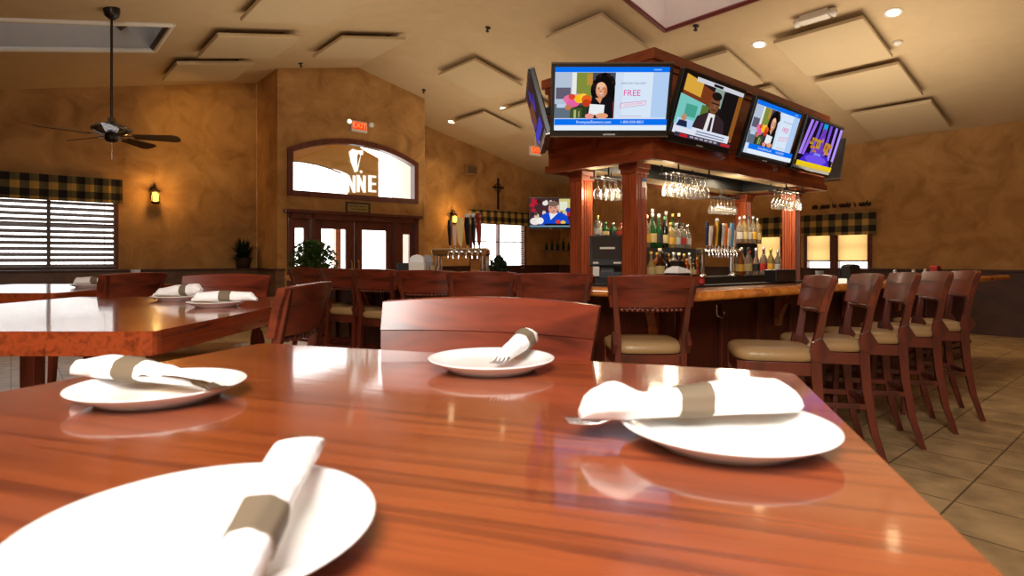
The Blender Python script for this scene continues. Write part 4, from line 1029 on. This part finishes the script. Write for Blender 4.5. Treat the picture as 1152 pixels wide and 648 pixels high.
# small things on the bar
def onbar(px, Y): return Vector(((px-576)/F*Y, Y, 1.0565))
def caddy(label, p, rz, w, h, mat, body2=None):
    e = thing('napkin_caddy', label, 'napkin holder', (p.x,p.y,p.z), rz)
    m = MB(); m.box((0,0,.006), (w,.10,.012)); m.box((0,-.047,h*.36), (w,.006,h*.7)); m.box((0,.047,h*.36), (w,.006,h*.7)); m.build('holder', mat, e, bevel=.003)
    m = MB(); pr = [(-w*.46,.012),(w*.46,.012),(w*.46,h*.86),(w*.3,h*.95),(0,h),(-w*.3,h*.95),(-w*.46,h*.86)]
    m.prism(pr, -.04, .04, 0, Matrix.Rotation(PI/2,4,'X')); m.build('napkin_stack', body2 or NAPK, e)
    return e
caddy('white arched napkin holder at the left of the beer tower', onbar(469.5,5.75), 0, .145, .265, PWHITE)
caddy('grey arched napkin holder beside the white one on the left bar', onbar(480.5,5.95), .1, .12, .265, GREY, plain('grey_card', rgb(150,148,146), .6))
m = MB(); m.lathe([(0,0),(.05,0),(.055,.16),(.05,.16),(.045,.01)], 16); tag(m.build('steel_cup', STEEL, loc=onbar(487.5,5.56)), 'small steel cup under the left end of the beer tower', 'cup')
m = MB(); m.box((0,0,.10), (.16,.12,.20)); m.build('x', WAINS) if False else None
e = thing('wooden_box', 'small brown wooden box behind the left beer tower', 'box', onbar(540,5.55), -.3)
m = MB(); m.box((0,0,.13), (.14,.14,.26)); m.build('body', wood('crate_wood', rgb(110,66,30), rgb(160,104,54)), e, bevel=.004)
m = MB(); m.box((0,0,.265), (.15,.15,.012)); m.build('lid', bpy.data.materials['crate_wood'], e)
pot_plant('potted_plant', 'small green potted plant right of the beer tower handles', onbar(561,5.5), .2, .26, 190, GREEND, False)
pot_plant('potted_plant', 'bushy green potted plant at the left end of the bar', Vector(((352-576)/F*7.15, 7.15, 1.058)), .62, .46, 1100, GREEN, False)
m = MB(); m.box((0,0,.09), (.11,.1,.18)); tag(m.build('menu_box', BLACKM, loc=onbar(453,5.9), rotz=.3, bevel=.006), 'small black box left of the white napkin holder', 'box')
# items around the mat in front of the island
q = BX(.615)
def alongmat(px):
    r = (px-576)/F; a, b = q[1], q[2]; d = b-a
    t = (r*a.y-a.x)/(d.x-r*d.y); return a+d*t
p = alongmat(762); e = thing('bar_caddy', 'black bar caddy holding a stack of white napkins near the bar corner', 'caddy', (p.x,p.y,1.0725), .7)
m = MB(); m.box((0,0,.05), (.17,.11,.10)); m.build('tray', BLACK, e, bevel=.005)
m = MB(); m.loft([[(-.09,-.06,.1),(.1,-.06,.1),(.1,.06,.1),(-.09,.06,.1)], [(-.06,-.05,.125),(.09,-.05,.12),(.08,.05,.125),(-.07,.05,.13)], [(-.03,-.03,.15),(.03,-.03,.14),(.03,.03,.145),(-.02,.03,.15)]], 0, None, False); m.build('napkin_stack', NAPK, e)
p = alongmat(789); m = MB(); m.lathe([(0,0),(.024,0),(.024,.05),(.01,.065)], 12, 0); m.lathe([(.026,.012),(.026,.048)], 12, 1); tag(m.build('sauce_jar', [GLS['red'], LBL['red']], loc=(p.x,p.y,1.0725)), 'small red sauce jar on the bar mat near the corner', 'jar')
m = MB(); m.box((0,0,.09), (.1,.12,.18)); bx_ = IP(.63,.07,1.082); tag(m.build('bar_bin', BLACK, loc=bx_, rotz=.7, bevel=.006), 'tall black bin in front of the lower bottles', 'bin')
p = alongmat(878); m = MB(); m.box((0,0,.055), (.34,.12,.11)); tag(m.build('bar_organiser', BLACK, loc=(p.x,p.y,1.0725), rotz=.63, bevel=.01), 'black organiser box on the bar mat before the right pillar', 'box')
def br(px, d):
    qq = BX(d); r = (px-576)/F; a, b = qq[1], qq[2]; dd = b-a; t = (r*a.y-a.x)/(dd.x-r*dd.y); s = a+dd*t; return Vector((s.x, s.y, 1.0565))
p = br(957,.5); caddy('black napkin holder on the right bar behind the stools', p, .6, .24, .17, BLACK, BLACKM)
m = MB(); m.lathe([(0,0),(.03,0),(.035,.11),(.032,.11),(.028,.01)], 14); tag(m.build('tumbler', GREY, loc=br(922,.5)), 'grey tumbler on the right bar before the bright window', 'cup')
m = MB(); m.lathe([(0,0),(.03,0),(.034,.04),(.03,.05),(0,.05)], 14); tag(m.build('candle', emit((255,244,214), 1.0), loc=br(948,.2)), 'small glowing white candle cup on the right bar', 'candle')
for i, (px, d, c, lab) in enumerate(((1007,.45,'white','white salt shaker on the right bar'), (1028,.4,'dark','dark pepper shaker on the right bar'), (1041,.45,'cream','cream topped shaker at the right end of the visible bar'))):
    m = MB(); m.lathe([(0,0),(.022,0),(.024,.02),(.02,.07),(.022,.075)], 12, 0); m.lathe([(.022,.075),(.018,.1),(0,.105)], 12, 1); tag(m.build('shaker', [LBL[c], CAPS['silver']], loc=br(px,d)), lab, 'shaker')
p = br(1052,.5); caddy('dark condiment holder with red packets at the right of the bar', p, .6, .14, .14, BLACK, LBL['red'])

# ------------------------------------------------------------------ bar stools
def arc_panel(m, y0, z0, z1, w0, w1, bow, th, lean0, lean1, n=14, crest=0, mat=0):
    """curved back panel: x across, bows to -y in the middle"""
    def pt(t, z, w, lean, off, k): 
        x = (t-.5)*w; y = y0-lean-bow*(1-(2*t-1)**2)+off
        return (x, y, z+(crest*(1-(2*t-1)**2) if k else 0))
    rings = []
    for i in range(n+1):
        t = i/n
        rings.append([pt(t,z0,w0,lean0,0,0), pt(t,z0,w0,lean0,-th,0), pt(t,z1,w1,lean1,-th,1), pt(t,z1,w1,lean1,0,1)])
    m.loft(rings, mat, None, True)
def make_stool(label, loc, rz, grp):
    t = thing('bar_stool', label, 'bar stool', loc, rz, grp)
    # cushion
    rings = []; 
    def sup(w, d, z, yc=0, n=28):
        r = []
        for k in range(n):
            a = 2*PI*k/n; c, s = math.cos(a), math.sin(a); e = .45
            fx = 1+.06*(1 if s > 0 else -1)*abs(s)
            r.append((w/2*fx*math.copysign(abs(c)**e, c), yc+d/2*math.copysign(abs(s)**e, s), z))
        return r
    m = MB(); m.loft([sup(.42,.42,.695), sup(.455,.455,.70), sup(.465,.465,.725), sup(.455,.455,.748), sup(.41,.41,.763), sup(.25,.25,.770)]); m.build('seat', LEATHER, t)
    m = MB()
    for x0, y0, x1, y1 in ((-.20,.2,.20,.2), (-.2,-.19,.2,-.19)): m.box((0,y0,.655), (.38,.028,.075))
    for x in (-.2,.2): m.box((x,0,.655), (.028,.37,.075))
    m.build('seat_frame', STOOL, t, bevel=.004)
    for s in (-1, 1):
        m = MB(); m.bar([(s*.218,.222,0),(s*.208,.212,.3),(s*.20,.20,.60),(s*.20,.20,.694)], [(.030,.030),(.034,.034),(.042,.042),(.042,.042)]); lg = m.build('leg', STOOL, t, bevel=.004)
        g = MB(); g.lathe([(.012,-.0),(.012,.006)], 8, c=(s*.218,.222,0)); g.build('foot_glide', PWHITE, lg)
        m = MB(); m.bar([(s*.222,-.315,0),(s*.212,-.255,.2),(s*.203,-.215,.45),(s*.20,-.20,.66),(s*.203,-.205,.80),(s*.218,-.235,.97),(s*.240,-.285,1.165)],
                        [(.030,.036),(.034,.044),(.038,.052),(.040,.060),(.038,.050),(.034,.036),(.03,.028)]); lg = m.build('leg', STOOL, t, bevel=.004)
        g = MB(); g.lathe([(.012,.0),(.012,.006)], 8, c=(s*.222,-.315,0)); g.build('foot_glide', PWHITE, lg)
        m = MB(); m.prism([(-.27,0),(-.225,.075),(-.175,.05),(-.165,0),(-.175,-.05),(-.225,-.06)], -.012, .012, 0, Matrix.Translation((s*.224,0,.76)) @ Matrix(((0,0,1,0),(1,0,0,0),(0,1,0,0),(0,0,0,1)))); m.build('side_bracket', STOOL, t)
    m = MB(); arc_panel(m, -.196, 1.10, 1.172, .535, .552, .055, .03, .036, .062, n=22, crest=.012); 
    m.build('top_rail', STOOLR, t, bevel=.0025, sharp=True)
    m = MB(); arc_panel(m, -.198, .985, 1.0998, .505, .535, .055, .028, .008, .036, n=22); m.build('back_panel', STOOLR, t, sharp=True)
    m = MB()
    for k in range(15):
        x = (k/14-.5)*.42; y = -.225-.045*(1-(2*k/14-1)**2); m.sphere((x,y,.968), (.016,.011,.012), 0, 6)
    m.tube([((k/8-.5)*.44, -.222-.045*(1-(2*k/8-1)**2), .975) for k in range(9)], .007, 6)
    m.build('carved_rail', STOOL, t)
    for y, z, w in ((.213,.30,.40), (-.232,.36,.39)):
        m = MB(); m.box((0,y,z), (w,.026,.034)); m.build('stretcher', STOOL, t, bevel=.004)
    for s in (-1, 1):
        m = MB(); m.box((s*.209,-.01,.36), (.026,.43,.034)); m.build('stretcher', STOOL, t, bevel=.004)
    return t
def R_(deg): return math.radians(deg-90)
def fwd(deg): return Vector((math.cos(math.radians(deg)), math.sin(math.radians(deg)), 0))
ST0 = None
def stool(seat, face, label, grp=None):
    global ST0
    if ST0 is None: ST0 = make_stool(label, (seat[0],seat[1],0), R_(face), grp)
    else:
        r = dup(ST0, (seat[0],seat[1],0), R_(face), label)
        if grp: r['group'] = grp
        elif 'group' in r: del r['group']
def stool_back(bk, face, label, grp=None):
    c = Vector((bk[0],bk[1],0)) + fwd(face)*.30; stool((c.x,c.y), face, label, grp)
G1 = 'stools along the left side of the bar'; G2 = 'stools along the right side of the bar'
stool_back((.85,3.51), 90, 'mahogany bar stool at the bar corner, whole back and tan seat visible', G1)
stool_back((.285,4.03), 88, 'mahogany bar stool just left of the corner stool, back in front of left pillar', G1)
stool_back((-.24,4.52), 88, 'mahogany bar stool third from the bar corner, in front of the back window', G1)
stool_back((-.755,5.0), 76, 'mahogany bar stool fourth from the corner, before the white napkin holder', G1)
stool_back((-1.36,5.63), 62, 'mahogany bar stool fifth from the corner, before the right entry door', G1)
stool_back((-1.83,6.05), 58, 'mahogany bar stool sixth from the corner, before the left entry door', G1)
stool_back((-2.36,6.565), 55, 'mahogany bar stool farthest left, below the bushy green plant', G1)
stool((1.56,3.545), 167, 'bar stool nearest on the right side, wide tan seat seen from side', G2)
stool((2.05,3.90), 165, 'bar stool second from the near end of the right row', G2)
stool((2.525,4.245), 163, 'bar stool third from the near end of the right row', G2)
stool((3.01,4.595), 162, 'bar stool fourth from the near end of the right row', G2)
stool((3.495,4.945), 160, 'bar stool at the far right edge of the row', G2)
# dining-height stools round the pub tables
stool_back((-.053,1.447), 252, 'mahogany stool directly across the near table, broad curved back')
stool_back((-.815,2.42), 180, 'mahogany stool turned sideways between the near and left tables')
stool_back((-1.79,3.72), 270, 'mahogany stool behind the left table, glossy front of its back facing us')
stool_back((-2.62,4.12), 168, 'dark backed stool beyond the left table, tucked to the far-left table')

# ------------------------------------------------------------------ tables
TH = 1.06
def corner_pts(px, py): return at(px, py, (0,0,1), TH)
tR = corner_pts(892.3, 419); tL = corner_pts(295, 386); tr2 = corner_pts(1052, 573.5)
dR = (tr2-tR).normalized(); dL = (corner_pts(188, 406)-tL).normalized()
dd = ((dR+dL)/2).normalized()
ex = (tR-tL).normalized()
TOPL = 1.22
poly = [tL, tR, tR+dR*TOPL, tL+dL*TOPL]
ang = math.atan2(ex.y, ex.x)
tc_ = (poly[0]+poly[1]+poly[2]+poly[3])/4
t1 = thing('pub_table', 'near mahogany pub table set with four plates, filling the foreground', 'table', (tc_.x,tc_.y,0), ang)
iM = Matrix.Rotation(-ang, 3, 'Z')
lp = [iM @ (p-tc_) for p in poly]
def rounded(poly, r=.03):
    out = []
    n = len(poly)
    for i in range(n):
        p = Vector(poly[i][:2]); a = (Vector(poly[i-1][:2])-p).normalized(); b = (Vector(poly[(i+1) % n][:2])-p).normalized()
        for k in range(5):
            t = k/4; out.append(tuple((p+a*r*(1-t)**2+b*r*t*t)))
    return out
m = MB(); m.prism(list(reversed(rounded(lp))), TH-.055, TH); m.build('tabletop', TABLE, t1, bevel=.012, seg=3)
def table_base(t, sz=.62):
    m = MB(); m.box((0,0,.52), (.11,.11,.94)); m.box((0,0,.97), (.5,.09,.05)); m.box((0,0,.97), (.09,.5,.05)); m.build('pedestal', STOOL, t, bevel=.006)
    m = MB(); m.box((0,0,.03), (sz,.10,.06)); m.box((0,0,.03), (.10,sz,.06)); m.build('foot', STOOL, t, bevel=.01)
table_base(t1)
def rect_table(label, x0, x1, y0, y1, rz=0, th=.075):
    c = ((x0+x1)/2, (y0+y1)/2, 0); t = thing('pub_table', label, 'table', c, rz)
    a, b = (x1-x0)/2, (y1-y0)/2
    m = MB(); m.prism(rounded([(-a,-b),(a,-b),(a,b),(-a,b)], .04), TH-th, TH); m.build('tabletop', TABLE2, t, bevel=.014, seg=3)
    table_base(t); return t
rect_table('mahogany pub table at left, one step behind the near table', -2.5, -1.085, 1.775, 3.38)
rect_table('mahogany pub table at far left edge, only its corner visible', -4.3, -2.93, 3.75, 5.1)

# ------------------------------------------------------------------ plates, napkins, forks
pl = MB(); pl.lathe([(0,.004),(.076,.004),(.078,0),(.086,0),(.090,.005),(.108,.013),(.1235,.0215),(.1255,.0232),(.1245,.0245),(.120,.0238),(.104,.0165),(.092,.0125),(.084,.011),(0,.011)], 64)
plates = [((-.23,.437), 'large white plate at bottom left, nearest the camera'), ((-.041,1.167), 'white plate on the near table in front of the broad stool'), ((.2567,.706), 'white plate on the right side of the near table'), ((-.556,.927), 'white plate at the left side of the near table'),
          ((-1.36,2.70), 'white plate on the left table, nearer its right edge'), ((-1.77,3.10), 'white plate at the far side of the left table'), ((-3.24,4.5), 'white plate on the far-left table at the picture edge')]
pp0 = None
for (x, y), lab in plates:
    if pp0 is None: pp0 = pl.build('dinner_plate', WHITE, loc=(x,y,TH+.0006)); tag(pp0, lab, 'plate', 'white plates set on the pub tables')
    else: dup(pp0, (x,y,TH+.0006), 0, lab)

def napkin(label, p0, p1, secs, band, roll=0, seed=1):
    """rolled napkin from p0 to p1; secs = (t, half width, height, z offset); band = (t0, t1)"""
    p0 = Vector(p0); p1 = Vector(p1); d = p1-p0; L = d.length; x = d.normalized()
    y = Vector((0,0,1)).cross(x).normalized(); z = x.cross(y)
    M = Matrix.Identity(4); M.col[0][:3] = x; M.col[1][:3] = y; M.col[2][:3] = z; M.col[3][:3] = p0
    e = thing('rolled_napkin', label, 'napkin', M=M, group='white napkins rolled round cutlery')
    rnd = random.Random(seed); n = 28
    ph = [rnd.uniform(0, 6) for _ in range(4)]
    def sec(t):
        for a, b in zip(secs, secs[1:]):
            if a[0] <= t <= b[0]:
                f = (t-a[0])/(b[0]-a[0]); f = f*f*(3-2*f); return [a[i]*(1-f)+b[i]*f for i in range(1, 4)]
        return list(secs[-1][1:])
    def ring(t, grow=0, wr=1):
        w, h, zo = sec(t); r = []
        for k in range(n):
            a = 2*PI*k/n; c, s = math.cos(a), math.sin(a)
            f = 1 + wr*(.05*math.sin(3*a+ph[0]+t*3) + .035*math.sin(7*a+ph[1]-t*8))
            r.append((t*L, (w+grow)*f*math.copysign(abs(c)**.85, c), zo+(h/2) + (h/2+grow)*f*math.copysign(abs(s)**.85, s)))
        return r
    t0, t1 = secs[0][0], secs[-1][0]
    m = MB(); m.loft([ring(t0+(t1-t0)*k/30) for k in range(31)]); m.build('cloth', NAPK, e)
    m = MB(); m.loft([ring(band[0]+(band[1]-band[0])*k/6, .0016, .3 if 0 else 1) for k in range(7)], caps=True); m.build('paper_band', BAND, e)
    return e
RZ = TH+.026
# right plate: long roll with a flared left end, lying across the rim
napkin('long rolled napkin with taupe band across the right plate', (.083,.715,RZ-.0), (.362,.742,RZ+.002), [(0,.012,.008,.0),(.05,.030,.032,.0),(.16,.040,.042,0),(.30,.024,.028,0),(.42,.021,.034,0),(.52,.022,.036,0),(.62,.023,.040,0),(.75,.028,.044,0),(.90,.025,.040,0),(.97,.019,.028,0),(1,.012,.014,.003)], (.43,.575), seed=2)
# far plate
napkin('short rolled napkin with taupe band on the plate by the broad stool', (-.022,1.09,RZ), (.040,1.285,RZ+.006), [(0,.010,.008,.0),(.06,.016,.018,0),(.4,.018,.028,0),(.62,.020,.034,0),(.85,.022,.040,0),(.96,.020,.036,0),(1,.010,.016,.01)], (.62,.80), seed=3)
# nearest plate
napkin('rolled napkin with taupe band on the nearest plate, pointing away', (-.150,.290,RZ), (-.200,.560,RZ+.010), [(0,.010,.014,.0),(.05,.014,.022,0),(.3,.0145,.026,0),(.5,.016,.028,0),(.7,.019,.026,0),(.9,.021,.022,0),(1,.021,.014,.0)], (.26,.42), seed=5)
# left plate
napkin('rolled napkin with taupe band on the left plate, lying crosswise', (-.735,.985,RZ), (-.47,.89,RZ), [(0,.008,.010,.0),(.06,.018,.026,0),(.3,.024,.036,0),(.5,.022,.034,0),(.7,.020,.028,0),(.9,.014,.018,0),(1,.005,.006,.0)], (.42,.58), seed=7)
napkin('rolled napkin with dark band on the left table plate nearer the right edge', (-1.47,2.70,RZ), (-1.17,2.69,RZ), [(0,.012,.012,.0),(.1,.025,.04,0),(.5,.025,.045,0),(.9,.025,.04,0),(1,.012,.014,.0)], (.44,.62), seed=8)
napkin('rolled napkin with dark band on the left table plate at the far side', (-1.89,3.10,RZ), (-1.62,3.06,RZ), [(0,.010,.010,.0),(.15,.025,.038,0),(.5,.028,.055,0),(.9,.030,.065,0),(1,.015,.02,.02)], (.60,.74), seed=9)
napkin('rolled napkin with dark band on the far-left table plate', (-3.36,4.5,RZ), (-3.10,4.5,RZ), [(0,.012,.012,.0),(.1,.026,.05,0),(.5,.028,.055,0),(.9,.026,.05,0),(1,.012,.014,.0)], (.55,.75), seed=10)
m = MB(); m.lathe([(0,0),(.028,0),(.034,.13),(.031,.13),(.026,.006),(0,.006)], 18); tag(m.build('tumbler', thin_glass('grey_tumbler', (.35,.37,.42,1), .1, .05, .3), loc=(-3.05,4.75,TH+.001)), 'grey drinking tumbler behind the plate on the far-left table', 'cup')

def fork_mesh():
    m = MB(); rings = []
    prof = [(0,.009,.003),(.02,.010,.0035),(.06,.006,.003),(.10,.004,.003),(.115,.005,.003),(.128,.011,.0025),(.145,.0125,.002)]
    for x, w, th in prof:
        zb = .010*max(0,(x-.10)/.05)**2*0 + .006*math.sin(PI*min(1, x/.145))
        rings.append([(x,-w,zb),(x,w,zb),(x,w*.8,zb+th),(x,-w*.8,zb+th)])
    m.loft(rings, 0, None, True)
    for k in range(4):
        y = (k-1.5)*.0073
        m.tube([(.143,y,.0015),(.160,y,-.002),(.178,y,0),(.195,y*.96,.004)], [.0024,.0021,.0018,.0009], 6)
    return m
fp = None
def fork(label, tip, tail, rollang=0):
    global fp
    tip = Vector(tip); tail = Vector(tail); x = (tip-tail).normalized(); y = Vector((0,0,1)).cross(x).normalized(); z = x.cross(y)
    M = Matrix.Identity(4); M.col[0][:3] = x; M.col[1][:3] = y; M.col[2][:3] = z; M.col[3][:3] = tip - x*.195
    M = M @ Matrix.Rotation(rollang, 4, 'X')
    if fp is None:
        fp = fork_mesh().build('fork', STEEL, M=M); tag(fp, label, 'fork', 'forks tucked in the napkins')
    else: dup(fp, M=M, label=label)
fork('fork with tines drooping over the front of the broad stool plate', (-.030,1.045,TH+.030), (.02,1.23,TH+.046))
fork('fork tip showing at the left end of the long napkin', (.066,.705,TH+.022), (.30,.735,TH+.044))
fork('pale fork tines at the far tip of the nearest napkin', (-.203,.574,TH+.044), (-.172,.40,TH+.046))
fork('fork sticking out over the right rim of the left plate', (-.405,.852,TH+.030), (-.59,.92,TH+.036))

# ------------------------------------------------------------------ camera
cam = bpy.data.cameras.new('camera'); co = bpy.data.objects.new('camera', cam); COL.objects.link(co)
cam.sensor_width = 36; cam.lens = 36*F/1152; cam.shift_y = -(324-HY)/1152
co.location = (0,0,EYE); co.rotation_euler = (PI/2, 0, 0); cam.clip_start = .02; cam.clip_end = 200
cam.dof.use_dof = True; cam.dof.focus_distance = 4.2; cam.dof.aperture_fstop = 6.3
sc = bpy.context.scene; sc.camera = co

# ------------------------------------------------------------------ light
w = bpy.data.worlds.new('world'); sc.world = w; w.use_nodes = True
bg = w.node_tree.nodes['Background']; bg.inputs[0].default_value = (1, .97, .93, 1); bg.inputs[1].default_value = 4.2
def lamp(kind, name, loc, energy, color, **k):
    l = bpy.data.lights.new(name, kind); l.energy = energy; l.color = color
    rot = k.pop('rot', (0,0,0))
    for a, b in k.items(): setattr(l, a, b)
    o = bpy.data.objects.new(name, l); COL.objects.link(o); o.location = loc; o.rotation_euler = rot
    return o
# daylight from the window bank behind the camera; added fill lamp brightens the near table, no skylight there
lamp('AREA', 'window_daylight', (-1.6,-3.6,2.3), 250, (1,.93,.82), rot=(math.radians(88),0,math.radians(-8)), shape='RECTANGLE', size=5.5, size_y=2.0)
lamp('AREA', 'table_fill', (-.3,-1.3,3.3), 260, (1,.96,.9), rot=(math.radians(32),0,0), shape='RECTANGLE', size=1.6, size_y=1.6)
# warm fill lamps added to brighten the ceiling, no fixtures stand there
for v, u, e_ in ((2.2,4.5,30), (3.4,7.4,26), (8.6,3.0,78), (7.0,9.0,34), (10.2,7.5,36)):
    lamp('AREA', 'ceiling_fill', UV(v, u, 2.3), e_, (1,.86,.66), rot=(PI,0,0), size=2.4)
for p in lamp_pts:
    lamp('SPOT', 'recessed_spot', (p.x,p.y,p.z-.06), 70, (1,.74,.42), spot_size=2.0, spot_blend=.8, shadow_soft_size=.08)
for p in (s1p, s2p):
    q = p - U*.30; lamp('POINT', 'sconce_light', (q.x,q.y,p.z+.05), 14, (1,.58,.2), shadow_soft_size=.05)
# wall washers on the left wall and by the entry
wp = UV(1.9,10.3,4.0); wt = on_left(228,150)
lamp('SPOT', 'wall_washer', wp, 75, (1,.62,.2), rot=(wt-wp).to_track_quat('-Z','Y').to_euler(), spot_size=1.3, spot_blend=1, shadow_soft_size=.2)
for a, b in ((-.1,.5),(-.1,1.8),(-.1,3.0),(.6,.25),(.9,2.0)):  # point lamps added below the soffit to brighten it, without fixtures
    p = CP(a+.25,b,1.93); lamp('POINT', 'soffit_fill', p, 4.5, (1,.82,.56), shadow_soft_size=.06)
for a, b in ((.3,.9),(.3,2.6)):
    p = CP(a+.3,b,2.27); lamp('AREA', 'canopy_downlight', p, 26, (1,.8,.55), size=.4)

sc.view_settings.view_transform = 'Standard'; sc.view_settings.look = 'None'; sc.view_settings.exposure = 0
